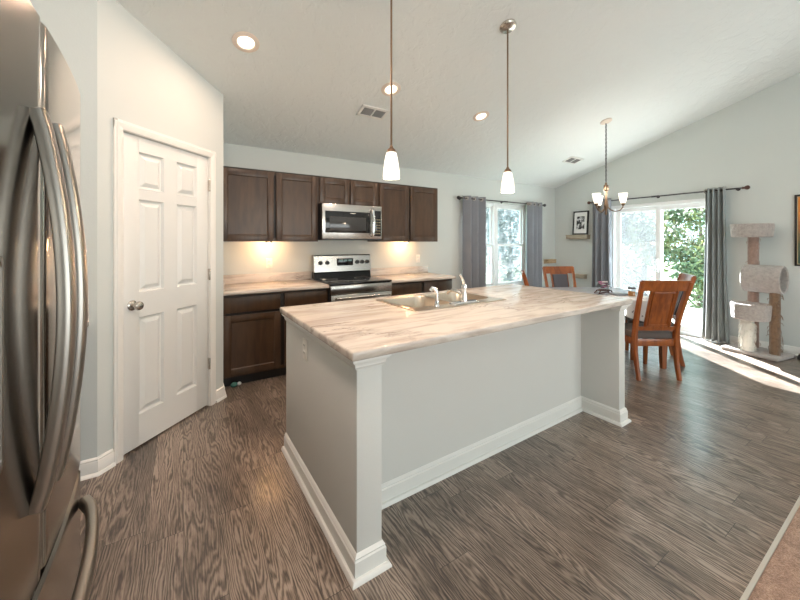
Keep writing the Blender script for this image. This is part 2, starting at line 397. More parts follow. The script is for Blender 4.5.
# back wall with window opening
WX0, WX1, WZ0, WZ1 = 3.83, 5.42, 0.56, 2.05
m = MB()
wall_mb(m, (WX0, YB), (XL - .15, YB), -.15); wall_mb(m, (XR + .15, YB), (WX1, YB), -.15)
m.box(WX0, WX1, YB, YB + .15, -.05, WZ0); wall_mb(m, (WX1, YB), (WX0, YB), -.15, WZ1)
struct(m.build('wall_back', M['wall'], smooth=False))
# right wall with sliding door opening
DY0, DY1, DZ = 1.66, 3.10, 1.99
m = MB()
wall_mb(m, (XR, YF), (XR, YRIDGE), -.15); wall_mb(m, (XR, YRIDGE), (XR, DY0), -.15); wall_mb(m, (XR, DY1), (XR, YB), -.15); wall_mb(m, (XR, DY0), (XR, DY1), -.15, DZ)
struct(m.build('wall_right', M['wall'], smooth=False))
m = MB(); wall_mb(m, (XR + .15, YF), (XL - .15, YF), .12); struct(m.build('wall_front', M['wall'], smooth=False))
m = MB(); wall_mb(m, (XL, YF), (XL, YRIDGE), .15); wall_mb(m, (XL, YRIDGE), (XL, YB), .15); struct(m.build('wall_left', M['wall'], smooth=False))
# corner pantry: short front wall, 45 degree door wall, side wall
PA = Vector((-0.43, 2.67)); PE = Vector((.70711, .70711)); PW = 1.03; PB = PA + PE * PW
DX0, DX1, DH = 0.151, 0.864, 2.072
def pw(x, y=0):
    p = PA + PE * x + Vector((-.70711, .70711)) * y
    return (p.x, p.y)
m = MB(); wall_mb(m, (XL, PA.y), (PA.x, PA.y), .08); struct(m.build('wall_pantry_front', M['wall'], smooth=False))
m = MB(); wall_mb(m, pw(0), pw(DX0 - .012), .11); wall_mb(m, pw(DX1 + .012), pw(PW), .11); wall_mb(m, pw(DX0 - .012), pw(DX1 + .012), .11, DH + .012)
struct(m.build('wall_pantry', M['wall'], smooth=False))
m = MB(); wall_mb(m, (PB.x, PB.y), (PB.x, YB), .08); struct(m.build('wall_pantry_side', M['wall'], smooth=False))
PM = AT((PA.x, PA.y, 0), R(45))          # pantry wall frame: x along wall, -y into the room
# door casing
m = MB()
cas = [(0, 0), (.011, 0), (.016, .012), (.018, .04), (.013, .046), (.013, .057), (0, .057)]       # (depth, across)
for sgn, xe in ((-1, DX0 - .006), (1, DX1 + .006)):
    m.prism([(xe + sgn * a, -d) for d, a in cas], 'z', 0, DH + .063, PM)
m.prism([(-d, DH + .006 + a) for d, a in cas], 'x', DX0 - .063, DX1 + .063, PM)
struct(m.build('trim_2', M['trim']))
m = MB(); m.box(DX0 - .012, DX0 - .003, 0.0, .11, 0, DH + .01, M=PM); m.box(DX1 + .003, DX1 + .012, 0, .11, 0, DH + .01, M=PM); m.box(DX0 - .012, DX1 + .012, 0, .11, DH + .003, DH + .012, M=PM)
struct(m.build('trim_3', M['trim']))
# six panel door
door = bpy.data.objects.new('door_1', None); col.objects.link(door); struct(door); door.matrix_world = PM
m = MB(); y0, y1 = .012, .047; W = DX1 - DX0
zz = [0.012, .22, .868, 1.035, 1.655, 1.725, 1.972, DH]
m.box(DX0, DX0 + .115, y0, y1, zz[0], zz[7], .001); m.box(DX1 - .115, DX1, y0, y1, zz[0], zz[7], .001)
xm = (DX0 + DX1) / 2; m.box(xm - .055, xm + .055, y0 + .0008, y1 - 2 * EPS, zz[0] + EPS, zz[7] - EPS)
for za, zb in ((0, 1), (2, 3), (4, 5), (6, 7)): m.box(DX0 + .11, DX1 - .11, y0 + .0004, y1 - EPS, zz[za], zz[zb])
m.box(DX0 + .01, DX1 - .01, y0 + .018, y1 - .002, .03, DH - .02)
for xa, xb in ((DX0 + .115, xm - .055), (xm + .055, DX1 - .115)):
    for za, zb in ((zz[1], zz[2]), (zz[3], zz[4]), (zz[5], zz[6])):
        # sticking around opening, then raised field
        def rect(i, d): return [(xa + i, d, za + i), (xb - i, d, za + i), (xb - i, d, zb - i), (xa + i, d, zb - i)]
        L = [rect(0, y0), rect(.010, y0 + .0165), rect(.020, y0 + .017), rect(.046, y0 + .003), rect(.05, y0 + .003)]
        q = []
        for A, B in zip(L, L[1:]):
            for i in range(4): q.append((A[i], A[(i + 1) % 4], B[(i + 1) % 4], B[i]))
        q.append(L[-1]); m.quads(q)
m.build('door_slab', M['door'], door)
for z in (1.84, 1.10, .355):
    mm = MB(); mm.box(DX1 - .001, DX1 + .004, -.004, .014, z - .045, z + .045); mm.lathe([(.006, -.047), (.007, -.045), (.007, .045), (.006, .047)], (DX1 + .003, -.004, z), 10)
    mm.build('hinge', M['nickel'], door)
m = MB(); KM = Matrix.Rotation(R(90), 4, 'X')
m.lathe([(.033, 0), (.033, .004), (.028, .008), (.013, .012), (.011, .03), (.016, .036), (.026, .044), (.029, .055), (.026, .066), (.015, .072), (0, .073)], (DX0 + .068, .012, .955), 20, KM)
m.build('door_knob', M['nickel'], door)
MB().box(DX0 - .004, DX0 + .001, .012, .04, .93, .985).build('strike_plate', M['nickel'], door)
# baseboards
BP = [(0, 0), (.028, 0), (.027, .008), (.02, .016), (.013, .018), (.013, .078), (.009, .084), (.010, .090), (.005, .098), (0, .102)]
def baseboard(name, path): return struct(MB().sweep(BP, path).build(name, M['trim']))
baseboard('baseboard_pantry_front', [(XL, PA.y), (PA.x, PA.y), pw(DX0 - .064)])
baseboard('baseboard_pantry', [pw(DX1 + .064), (PB.x, PB.y), (PB.x, 3.56)])
baseboard('baseboard_back', [(3.10, YB), (XR, YB), (XR, DY1 + .02)])
baseboard('baseboard_right', [(XR, DY0 - .02), (XR, YF)])
# ---- window in the back wall
win = bpy.data.objects.new('window_1', None); col.objects.link(win); struct(win); win.location = (0, 0, 0)
m = MB(); yf = YB + .05; y2 = YB + .12; xm = (WX0 + WX1) / 2
m.box(WX0, WX0 + .05, yf, y2, WZ0, WZ1, .004); m.box(WX1 - .05, WX1, yf, y2, WZ0, WZ1, .004)
m.box(WX0 + .048, WX1 - .048, yf + EPS, y2 - EPS, WZ1 - .05, WZ1 - EPS, .003); m.box(WX0 + .048, WX1 - .048, yf + EPS, y2 - EPS, WZ0 + EPS, WZ0 + .05, .003); m.box(xm - .05, xm + .05, yf - .01, y2, WZ0, WZ1, .004)
m.build('window_frame', M['vinyl'], win)
for a, b in ((WX0 + .05, xm - .05), (xm + .05, WX1 - .05)):
    zm = 1.315
    for z0_, z1_, yo in ((zm - .02, WZ1 - .05, .03), (WZ0 + .05, zm + .02, .0)):
        s_ = MB(); ya, yb = yf + .005 + yo, yf + .03 + yo
        s_.box(a, a + .035, ya, yb, z0_, z1_, .003); s_.box(b - .035, b, ya, yb, z0_, z1_, .003); s_.box(a + .033, b - .033, ya + EPS, yb - EPS, z0_ + EPS, z0_ + .04, .002); s_.box(a + .033, b - .033, ya + EPS, yb - EPS, z1_ - .035, z1_ - EPS, .002)
        so = s_.build('sash', M['vinyl'], win)
        MB().box(a + .03, b - .03, ya + .010, ya + .014, z0_ + .035, z1_ - .03).build('pane', M['glass'], so, smooth=False)
    MB().box(a, b, y2 - .008, y2 - .006, WZ0 + .05, WZ1 - .05).build('insect_screen', M['screen'], win, smooth=False)
MB().box(WX0 - .02, WX1 + .02, YB - .02, YB + .055, WZ0 - .03, WZ0 - .002, .006).build('window_sill', M['trim'], win)
# ---- sliding door in the right wall
sd = bpy.data.objects.new('door_2', None); col.objects.link(sd); struct(sd)
m = MB(); xa, xb = XR - .012, XR + .13
m.box(xa, xb, DY0, DY0 + .05, 0, DZ, .004); m.box(xa, xb, DY1 - .05, DY1, 0, DZ, .004); m.box(xa + EPS, xb - EPS, DY0 + .048, DY1 - .048, DZ - .05, DZ - EPS, .003); m.box(xa + .02, xb - EPS, DY0 + .048, DY1 - .048, -.02, .035, .003)
m.build('door_frame', M['vinyl'], sd)
ymid = 2.40
for nm, a, b, xo in (('fixed_panel', ymid - .03, DY1 - .05, .07), ('sliding_panel', DY0 + .05, ymid + .045, .025)):
    s_ = MB(); x0_, x1_ = XR + xo, XR + xo + .035
    s_.box(x0_, x1_, a, a + .07, .035, DZ - .05, .004); s_.box(x0_, x1_, b - .07, b, .035, DZ - .05, .004); s_.box(x0_ + EPS, x1_ - EPS, a + .068, b - .068, .036, .13, .003); s_.box(x0_ + EPS, x1_ - EPS, a + .068, b - .068, DZ - .12, DZ - .051, .003)
    so = s_.build(nm, M['vinyl'], sd)
    MB().box(x0_ + .015, x0_ + .019, a + .06, b - .06, .12, DZ - .11).build('pane', M['glass'], so, smooth=False)
    if nm == 'sliding_panel':
        MB().tube([(x0_ - .002, b - .035, .9), (x0_ - .03, b - .035, .92), (x0_ - .03, b - .035, 1.08), (x0_ - .002, b - .035, 1.10)], .008).build('door_handle', M['vinyl'], so)
s_ = MB(); x0_ = XR + .112
s_.box(x0_, x0_ + .012, ymid - .02, ymid + .02, .035, DZ - .05); s_.box(x0_, x0_ + .012, DY1 - .08, DY1 - .05, .035, DZ - .05); s_.box(x0_, x0_ + .012, ymid, DY1 - .05, .035, .07); s_.box(x0_, x0_ + .012, ymid, DY1 - .05, DZ - .08, DZ - .05)
so = s_.build('screen_frame', M['vinyl'], sd); MB().box(x0_ + .005, x0_ + .007, ymid + .02, DY1 - .08, .07, DZ - .08).build('insect_screen', M['screen'], so, smooth=False)

# ================================================================== OUTSIDE
struct(MB().box(-8, 30, YB + .15, 30, -.25, -.12).build('ground', M['grass']))
struct(MB().box(XR + .15, 30, -12, YB + .15, -.25, -.12).build('ground.001', M['grass']))
struct(MB().box(XR + .16, 9.2, -1, 4.2, -.13, -.04, .01).build('patio_slab', M['patio']))
def tree(name, label, cat, x, y, h, rad, n, mat, trunk_h, leaf=.07, group=None, seed=0):
    rnd = random.Random(seed); t = thing(name, label, cat, (x, y, -.12), 0, group)
    qs = []; c0 = trunk_h
    lobes = [(rnd.uniform(-.5, .5) * rad, rnd.uniform(-.5, .5) * rad, c0 + rnd.uniform(.12, .9) * (h - c0), rad * rnd.uniform(.45, .75)) for _ in range(9)]
    for _ in range(n):
        L = rnd.choice(lobes); d = Vector((rnd.gauss(0, 1), rnd.gauss(0, 1), rnd.gauss(0, 1))).normalized() * L[3] * (rnd.random() ** .4)
        p = Vector((L[0], L[1], L[2])) + d; p.z = max(.05, min(h, p.z))
        a = Vector((rnd.gauss(0, 1), rnd.gauss(0, 1), rnd.gauss(0, 1))).normalized(); b = a.orthogonal().normalized()
        s_ = leaf * rnd.uniform(.6, 1.3)
        qs.append((p - a * s_, p - b * s_ * .45, p + a * s_, p + b * s_ * .45))
    MB().quads(qs).build('foliage', mat, t, smooth=False)
    w = MB(); w.tube([(0, 0, -.05), (.02 * rad, .03, c0 * .5), (.05 * rad, 0, c0 + .3 * (h - c0)), (0, .05, c0 + .8 * (h - c0))], [.07 * rad + .03, .055 * rad + .02, .04 * rad + .01, .012], 8)
    for k in range(7):
        a = rnd.uniform(0, 6.28); z0_ = c0 + rnd.uniform(-.1, .5) * (h - c0); z0_ = max(.1, z0_)
        w.tube([(0, 0, z0_), (math.cos(a) * rad * .4, math.sin(a) * rad * .4, z0_ + .2 * rad), (math.cos(a) * rad * .8, math.sin(a) * rad * .8, min(h, z0_ + .5 * rad))], [.03, .02, .008], 6)
    w.build('trunk', M['bark'], t); return t
G = 'shrubs beyond the sliding door'
tree('leafy_shrub', 'green shrub outside the right half of the sliding door', 'shrub', 10.1, 3.0, 2.9, 1.1, 7000, M['leaf'], .15, .062, G, 1)
tree('leafy_shrub', 'green shrub outside seen past the sliding door middle post', 'shrub', 10.4, 4.3, 3.1, 1.15, 7000, M['leaf'], .15, .062, G, 2)
tree('leafy_shrub', 'grey-green shrub outside the screened left half of the sliding door', 'shrub', 10.2, 5.6, 3.0, 1.15, 8000, M['leafwashed'], .15, .062, G, 3)
tree('leafy_shrub', 'green shrub outside behind the right curtain of the sliding door', 'shrub', 9.8, 1.7, 2.6, 1.1, 4000, M['leaf'], .15, .075, G, 4)
G = 'trees beyond the dining window'
tree('garden_tree', 'pale tree outside the right pane of the dining window', 'tree', 10.9, 9.2, 4.6, 1.6, 9000, M['leafwashed'], .1, .085, G, 5)
tree('garden_tree', 'pale tree outside the left pane of the dining window', 'tree', 8.9, 9.4, 4.6, 1.6, 9000, M['leafwashed'], .1, .085, G, 6)
tree('garden_tree', 'tall dense tree added outside to keep sun off the dining window', 'tree', 7.5, 7.9, 6.4, 1.9, 6000, M['leafwashed'], 1.6, .11, G, 7)  # added where its crown blocks the sun from the dining window

# ================================================================== KITCHEN: back run
def shaker(mb, x0, x1, z0, z1, yf, th=.02, st=.06, rec=.009):
    """door or drawer front facing -Y; front plane at yf"""
    mb.box(x0, x0 + st, yf, yf + th, z0, z1, .002); mb.box(x1 - st, x1, yf, yf + th, z0, z1, .002)
    mb.box(x0 + st - .001, x1 - st + .001, yf + .0004, yf + th - EPS, z0 + .0004, z0 + st, .002); mb.box(x0 + st - .001, x1 - st + .001, yf + .0004, yf + th - EPS, z1 - st, z1 - .0004, .002)
    def rect(i, d): return [(x0 + st - .002 + i, d, z0 + st - .002 + i), (x1 - st + .002 - i, d, z0 + st - .002 + i), (x1 - st + .002 - i, d, z1 - st + .002 - i), (x0 + st - .002 + i, d, z1 - st + .002 - i)]
    L = [rect(0, yf + .002), rect(.008, yf + rec)]
    mb.quads([(L[0][i], L[0][(i + 1) % 4], L[1][(i + 1) % 4], L[1][i]) for i in range(4)] + [L[1]])
    mb.box(x0 + .02, x1 - .02, yf + rec + .001, yf + th - .001, z0 + .02, z1 - .02)
BX0 = PB.x + .003
def upper(label, x0, x1, z0, z1, doors):
    t = thing('wall_cabinet', label, 'cabinet', ((x0 + x1) / 2, YB, z0), 0, 'dark wall cabinets'); o = t.location
    m = MB(o); m.box(x0, x1, 3.862, YB - .001, z0, z1, .002); m.box(x0, x1, 3.855, 3.875, z1 - .004, z1 + .008, .002); m.build('body', M['cabbox'], t)
    fr = MB(o); w_ = .035
    fr.box(x0, x0 + w_, 3.856, 3.866, z0, z1); fr.box(x1 - w_, x1, 3.856, 3.866, z0, z1); fr.box(x0 + w_, x1 - w_, 3.856, 3.866, z1 - w_, z1); fr.box(x0 + w_, x1 - w_, 3.856, 3.866, z0, z0 + w_)
    fr.build('face_frame', M['cab'], t)
    for a, b in doors:
        d = MB(o); shaker(d, a, b, z0 + .008, z1 - .014, 3.836); d.build('door', M['cab'], t)
    return t
upper('dark brown wall cabinet with two tall doors beside the pantry wall', BX0, 1.312, 1.375, 2.125, [(BX0 + .012, .818), (.846, 1.296)])
upper('short dark brown wall cabinet above the microwave', 1.316, 2.094, 1.815, 2.125, [(1.330, 1.697), (1.712, 2.082)])
upper('dark brown wall cabinet with two tall doors nearest the dining window', 2.098, 3.06, 1.375, 2.125, [(2.112, 2.560), (2.586, 3.046)])
def base(label, x0, x1, doors):
    t = thing('base_cabinet', label, 'cabinet', ((x0 + x1) / 2, YB, 0), 0, 'dark base cabinets'); o = t.location
    m = MB(o); m.box(x0, x1, 3.572, YB - .001, .10, .876, .002); m.build('body', M['cabbox'], t)
    MB(o).box(x0, x1, 3.635, 3.66, 0.001, .10).build('toe_kick', M['black'], t)
    fr = MB(o); w_ = .03
    fr.box(x0, x0 + w_, 3.568, 3.578, .10, .876); fr.box(x1 - w_, x1, 3.568, 3.578, .10, .876); fr.box(x0 + w_, x1 - w_, 3.568, 3.578, .85, .876); fr.box(x0 + w_, x1 - w_, 3.568, 3.578, .10, .13); fr.build('face_frame', M['cab'], t)
    for a, b in doors:
        d = MB(o); shaker(d, a, b, .118, .680, 3.548); d.build('door', M['cab'], t)
        d = MB(o); d.box(a, b, 3.548, 3.568, .705, .852, .004); d.build('drawer', M['cab'], t)
    return t
base('dark brown base cabinet with two drawers between pantry and range', BX0, 1.322, [(BX0 + .014, .822), (.862, 1.302)])
base('dark brown base cabinet with two drawers right of the range', 2.088, 3.08, [(2.102, 2.560), (2.600, 3.066)])
def counter(label, x0, x1, side=None, yb=YB - .001, yfr=3.512):
    t = thing('countertop', label, 'countertop', ((x0 + x1) / 2, YB, .876)); o = t.location
    m = MB(o); m.box(x0, x1, yfr, yb, .8765, .914, .010, 3); m.build('worktop', M['laminate'], t)
    m = MB(o); m.box(x0, x1, yb - .02, yb, .914, 1.012, .004); 
    if side: m.box(side, side + .02, yfr + .02, yb - .02, .914, 1.012, .004)
    m.build('backsplash', M['laminate'], t); return t
counter('marbled laminate countertop between pantry and range', BX0, 1.322, BX0)
counter('marbled laminate countertop right of the range', 2.088, 3.105)
# ---- range
t = thing('electric_range', 'stainless steel electric range with black glass cooktop', 'range', (1.705, 4.1, 0)); o = t.location
x0, x1 = 1.326, 2.084
MB(o).box(x0, x1, 3.53, 4.13, .03, .90, .004).build('body', M['black'], t)
MB(o).box(x0 - .002, x1 + .002, 3.49, 4.06, .901, .925, .006).build('cooktop', M['blackglass'], t)
for bx, by, br in ((1.50, 3.66, .10), (1.91, 3.66, .085), (1.50, 3.92, .075), (1.91, 3.92, .10)):
    MB(o).lathe([(br, .9252), (br, .9258), (br - .003, .9258), (br - .003, .9252)], (bx, by, 0), 32, closed=True).build('burner_ring', plain('burner_grey', (.08, .08, .085), .3), t)
m = MB(o); m.prism([(4.035, .925), (4.045, .99), (4.06, 1.005), (4.13, 1.005), (4.13, .925)], 'x', x0, x1); m.build('backguard_base', M['blackglass'], t)
m = MB(o); m.prism([(4.03, 1.004), (4.05, 1.198), (4.062, 1.21), (4.13, 1.21), (4.13, 1.004)], 'x', x0, x1); bgd = m.build('backguard', M['steel'], t)
MB(o).box(1.618, 1.832, 4.028, 4.06, 1.075, 1.165, .004).build('display', M['blackglass'], t)
for k in range(3): MB(o).box(1.64 + k * .062, 1.688 + k * .062, 4.026, 4.03, 1.128, 1.15).build('display_window', M['display'], t)
for kx in (1.405, 1.492, 1.895, 1.965, 2.035):
    m = MB(o); m.lathe([(.026, 0), (.026, .004), (.023, .006), (.021, .026), (.017, .028), (0, .028)], (kx, 4.041, 1.115), 18, KM); m.box(kx - .003, kx + .003, 4.008, 4.02, 1.10, 1.133)
    m.build('knob', M['black'], t)
m = MB(o); m.box(x0, x1, 3.488, 3.53, .80, .898, .006); m.build('front_panel', M['steel'], t)
m = MB(o); m.box(x0 + .004, x1 - .004, 3.486, 3.53, .22, .795, .006); od = m.build('oven_door', M['steel'], t)
MB(o).box(x0 + .10, x1 - .10, 3.482, 3.49, .36, .70, .003).build('oven_window', M['blackglass'], od)
m = MB(o); m.tube([(x0 + .05, 3.44, .765), (x1 - .05, 3.44, .765)], .013, 12)
for hx in (x0 + .08, x1 - .08): m.tube([(hx, 3.49, .765), (hx, 3.44, .765)], .009)
m.build('oven_handle', M['steel'], od)
m = MB(o); m.box(x0 + .004, x1 - .004, 3.488, 3.53, .05, .21, .006); m.build('drawer', M['steel'], t)
# ---- microwave
t = thing('microwave', 'stainless over-the-range microwave with black window', 'microwave', (1.705, YB, 1.39)); o = t.location
x0, x1, z0, z1, yf = 1.322, 2.088, 1.392, 1.812, 3.742
MB(o).box(x0, x1, yf + .03, YB - .001, z0, z1, .003).build('body', M['black'], t)
m = MB(o); m.box(x0, x1, yf, yf + .03, z0 + .012, z1 - .002, .006); fp = m.build('front_frame', M['steel'], t)
MB(o).box(x0 + .035, x1 - .165, yf - .004, yf + .004, z0 + .085, z1 - .085, .002).build('door_glass', M['blackglass'], t)
MB(o).box(x0 + .085, x1 - .22, yf - .006, yf, z0 + .11, z1 - .15, .002).build('viewing_window', plain('microwave_mesh_window', (.05, .05, .05), .10), t)
MB(o).box(x1 - .105, x1 - .012, yf - .004, yf + .004, z0 + .05, z1 - .06, .002).build('control_panel', M['blackglass'], t)
kg = plain('keypad_grey', (.22, .19, .12), .5)
for i in range(3):
    for j in range(6): MB(o).box(x1 - .095 + i * .027, x1 - .076 + i * .027, yf - .0055, yf - .003, z0 + .075 + j * .034, z0 + .088 + j * .034).build('key', kg, t)
m = MB(o); hx = x1 - .135
m.tube([(hx, yf, z0 + .05), (hx, yf - .03, z0 + .07), (hx, yf - .048, (z0 + z1) / 2), (hx, yf - .03, z1 - .06), (hx, yf, z1 - .04)], [.012, .014, .015, .014, .012], 12, flat=(1, 1.1, (1, 0, 0))); m.build('handle', M['chrome'], t)
m = MB(o); m.box(x0 + .01, x1 - .01, yf - .001, yf + .02, z0, z0 + .012); m.build('bottom_vent', M['black'], t)
MB(o).box(1.66, 1.73, yf - .0062, yf - .004, z1 - .108, z1 - .10).build('badge', M['nickel'], t)
# ---- puck lights under wall cabinets, outlets on the splash
for (px, lab) in ((.80, 'small lit lamp under the wall cabinet by the pantry'), (2.62, 'small lit lamp under the wall cabinet by the window')):
    t = thing('under_cabinet_lamp', lab, 'lamp', (px, 3.99, 1.36), 0, 'under-cabinet lamps')
    MB().lathe([(.034, .0149), (.034, .002), (.028, 0), (.028, .0149)], (0, 0, 0), 20).build('housing', M['nickel'], t)
    MB().lathe([(.026, .003), (.026, -.001), (0, -.003)], (0, 0, 0), 20).build('lens', M['puck'], t)
    l = add_light('lamp_light', 'POINT', (0, 0, -.02), 5.0, (1.0, 0.56, 0.27), shadow_soft_size=.02); l.parent = t
def outlet(label, loc, rz, w=.072, h=.116):
    """wall plate facing local -Y"""
    t = thing('outlet', label, 'outlet', loc, rz, 'wall outlets')
    MB().box(-w / 2, w / 2, -.006, 0, -h / 2, h / 2, .003).build('cover_plate', M['plate'], t)
    for dz in (-.021, .021):
        rc = MB().box(-.017, .017, -.009, -.004, dz - .014, dz + .014, .004).build('receptacle', M['plate'], t)
        q = MB(); q.box(-.009, -.006, -.0098, -.0085, dz - .002, dz + .007); q.box(.006, .009, -.0098, -.0085, dz - .002, dz + .007); q.build('slot', M['slot'], rc)
    return t
outlet('ivory outlet on the back wall between pantry and range', (.835, YB - .0005, 1.125), 0)
outlet('ivory outlet on the back wall right of the range', (2.93, YB - .0005, 1.125), 0)

# ================================================================== ISLAND
IX0, IX1, IYF, IYB, IYP = 0.595, 2.86, 1.275, 2.34, 1.566
WL = .118; WR = .088
t = thing('kitchen_island', 'white painted kitchen island with an open recess on its near side', 'island', (1.69, 1.8, 0)); o = t.location
m = MB(o); m.box(IX0, IX0 + WL, IYF, IYB, 0, .898, .003); m.build('end_wall', M['island'], t)
m = MB(o); m.box(IX1 - WR, IX1, IYF, IYB, 0, .898, .003); m.build('end_wall', M['island'], t)
m = MB(o); m.box(IX0 + WL - .002, IX1 - WR + .002, IYP, IYP + .09, 0, .898); m.build('back_panel', M['island'], t)
m = MB(o); m.box(IX0 + WL, 1.16, IYP + .09, IYB - .02, .10, .898); m.box(2.10, IX1 - WR, IYP + .09, IYB - .02, .10, .898); m.box(1.16, 2.10, IYP + .09, IYB - .02, .10, .72); m.box(IX0 + WL, IX1 - WR, IYP + .09, IYB - .09, 0, .10); m.build('cabinet_body', M['cabbox'], t)
xs = [IX0 + WL + .01 + i * (IX1 - IX0 - WL - WR - .02) / 4 for i in range(5)]
for a, b in zip(xs, xs[1:]):
    d = MB(o); d.box(a + .01, b - .01, IYB - .02, IYB, .118, .88, .004); d.build('door', M['cab'], t)
# baseboard running round the front of the island, crown under the top on both wings
path = [(IX0, IYB), (IX0, IYF), (IX0 + WL, IYF), (IX0 + WL, IYP), (IX1 - WR, IYP), (IX1 - WR, IYF), (IX1, IYF), (IX1, IYB)]
IB = [(0, 0), (.032, 0), (.031, .009), (.024, .018), (.014, .020), (.014, .080), (.009, .086), (.011, .092), (.005, .102), (0, .106)]
m = MB(o); m.sweep(IB, path); m.build('baseboard', M['trim'], t)
CR = [(0, .852), (.006, .852), (.008, .859), (.012, .863), (.012, .869), (.016, .880), (.025, .884), (.026, .890), (.030, .891), (.030, .8985), (0, .8985)]
for pth in ([(IX0, IYB), (IX0, IYF), (IX0 + WL, IYF), (IX0 + WL, IYF + .055)], [(IX1 - WR, IYF + .055), (IX1 - WR, IYF), (IX1, IYF), (IX1, IYB)]):
    m = MB(o); m.sweep(CR, pth); m.build('crown_trim', M['trim'], t)
# countertop with sink cut-out
SX0, SX1, SY0, SY1 = 1.22, 2.04, 1.725, 2.255
CX0, CX1, CY0, CY1 = IX0 - .038, IX1 + .038, IYF - .04, IYB + .022
t = thing('island_countertop', 'marbled laminate countertop covering the island', 'countertop', (1.69, 1.8, .899)); o = t.location
bm = bmesh.new()
def ring4(a, b, c, d, z): return [bm.verts.new(p) for p in ((a, c, z), (b, c, z), (b, d, z), (a, d, z))]
h_ = .022
To, Bo = ring4(CX0, CX1, CY0, CY1, .938), ring4(CX0, CX1, CY0, CY1, .899)
Ti, Bi = ring4(SX0 + h_, SX1 - h_, SY0 + h_, SY1 - h_, .938), ring4(SX0 + h_, SX1 - h_, SY0 + h_, SY1 - h_, .899)
for i in range(4):
    j = (i + 1) % 4
    bm.faces.new((To[i], To[j], Ti[j], Ti[i])); bm.faces.new((Bo[j], Bo[i], Bi[i], Bi[j])); bm.faces.new((Bo[i], Bo[j], To[j], To[i])); bm.faces.new((Bi[j], Bi[i], Ti[i], Ti[j]))
oe = [e for e in bm.edges if all(v in To or v in Bo for v in e.verts)]
bmesh.ops.bevel(bm, geom=oe, offset=.009, segments=3, affect='EDGES', profile=.5); bmesh.ops.recalc_face_normals(bm, faces=bm.faces[:])
m = MB(o); m._merge(bm); m.build('worktop', M['laminate'], t)
# sink: two bowls with flat rim
def rr(x0, x1, y0, y1, r, z, n=6):
    P = []
    for cx, cy, a0 in ((x1 - r, y1 - r, 0), (x0 + r, y1 - r, 90), (x0 + r, y0 + r, 180), (x1 - r, y0 + r, 270)):
        for k in range(n + 1): a = R(a0 + 90 * k / n); P.append((cx + r * math.cos(a), cy + r * math.sin(a), z))
    return P
def loft(mb, loops, cap=True):
    b = bmesh.new(); V = [[b.verts.new(p) for p in L] for L in loops]; n = len(V[0])
    for A, B in zip(V, V[1:]):
        for i in range(n): b.faces.new((A[i], A[(i + 1) % n], B[(i + 1) % n], B[i]))
    if cap: b.faces.new(V[-1])
    bmesh.ops.recalc_face_normals(b, faces=b.faces[:])
    mb._merge(b)
t = thing('kitchen_sink', 'double bowl stainless steel sink set in the island top', 'sink', (1.72, 2.1, .938)); o = t.location
xm = 1.635; zr = .9425
m = MB(o)
for a, b in ((SX0, xm), (xm, SX1)):
    ia, ib = a + (.03 if a == SX0 else .012), b - (.03 if b == SX1 else .012)
    loft(m, [rr(a, b, SY0, SY1, .0008, zr - .004), rr(a, b, SY0, SY1, .001, zr), rr(ia, ib, SY0 + .105, SY1 - .025, .07, zr), rr(ia + .006, ib - .006, SY0 + .111, SY1 - .031, .066, zr - .008), rr(ia + .02, ib - .02, SY0 + .125, SY1 - .045, .06, .789), rr(ia + .05, ib - .05, SY0 + .155, SY1 - .075, .05, .766), rr((ia + ib) / 2 - .03, (ia + ib) / 2 + .03, SY0 + .27, SY0 + .33, .028, .762)])
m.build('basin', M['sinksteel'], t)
for cx in ((SX0 + xm) / 2, (xm + SX1) / 2): MB(o).lathe([(.038, .7635), (.036, .767), (.02, .765), (0, .765)], (cx, SY0 + .30, 0), 20).build('drain', M['chrome'], t)
t = thing('faucet', 'chrome single lever faucet on the island sink', 'faucet', (1.665, SY0 + .052, zr + .0003))
m = MB(); loft(m, [rr(-.125, .125, -.028, .028, .027, 0), rr(-.125, .125, -.028, .028, .027, .006), rr(-.115, .115, -.022, .022, .021, .014)]); m.build('deck_plate', M['chrome'], t)
m = MB(); m.lathe([(.026, .012), (.025, .03), (.021, .075), (.022, .10), (.024, .115), (.022, .125), (.012, .134), (0, .136)], n=20); m.build('body', M['chrome'], t)
m = MB(); m.tube([(0, .005, .06), (0, .06, .072), (0, .12, .078), (0, .165, .068), (0, .178, .048)], [.014, .0135, .0125, .012, .0125], 14); m.build('spout', M['chrome'], t)
m = MB(); m.tube([(0, 0, .128), (-.012, -.008, .155), (-.032, -.012, .185), (-.05, -.012, .205)], [.011, .010, .010, .008], 12); m.build('lever', M['chrome'], t)
t = thing('sink_sprayer', 'chrome side sprayer standing left of the faucet', 'sprayer', (1.418, SY0 + .045, zr + .0003))
MB().lathe([(.022, 0), (.022, .008), (.016, .016), (.0135, .04)], n=18).build('base', M['chrome'], t)
m = MB(); m.tube([(0, 0, .035), (0, 0, .09), (-.008, .004, .115), (-.03, .012, .125), (-.042, .016, .108)], [.010, .012, .014, .015, .013], 14); m.build('spray_head', M['chrome'], t)
outlet('ivory outlet on the end wall of the island', (IX0 - .0005, 1.93, .765), R(-90))
for r_ in col.objects:                         # the island and all that stands on it is turned a little
    if r_.parent is None and r_.get('label') and 'island' in r_['label'] and 'lamp' not in r_['label'] or r_.name == 'sink_sprayer':
        p = RZ(R(.9)) @ (r_.location - Vector((IX0, IYF, 0))); r_.location = p + Vector((IX0, IYF, 0)); r_.rotation_euler.z += R(.9)

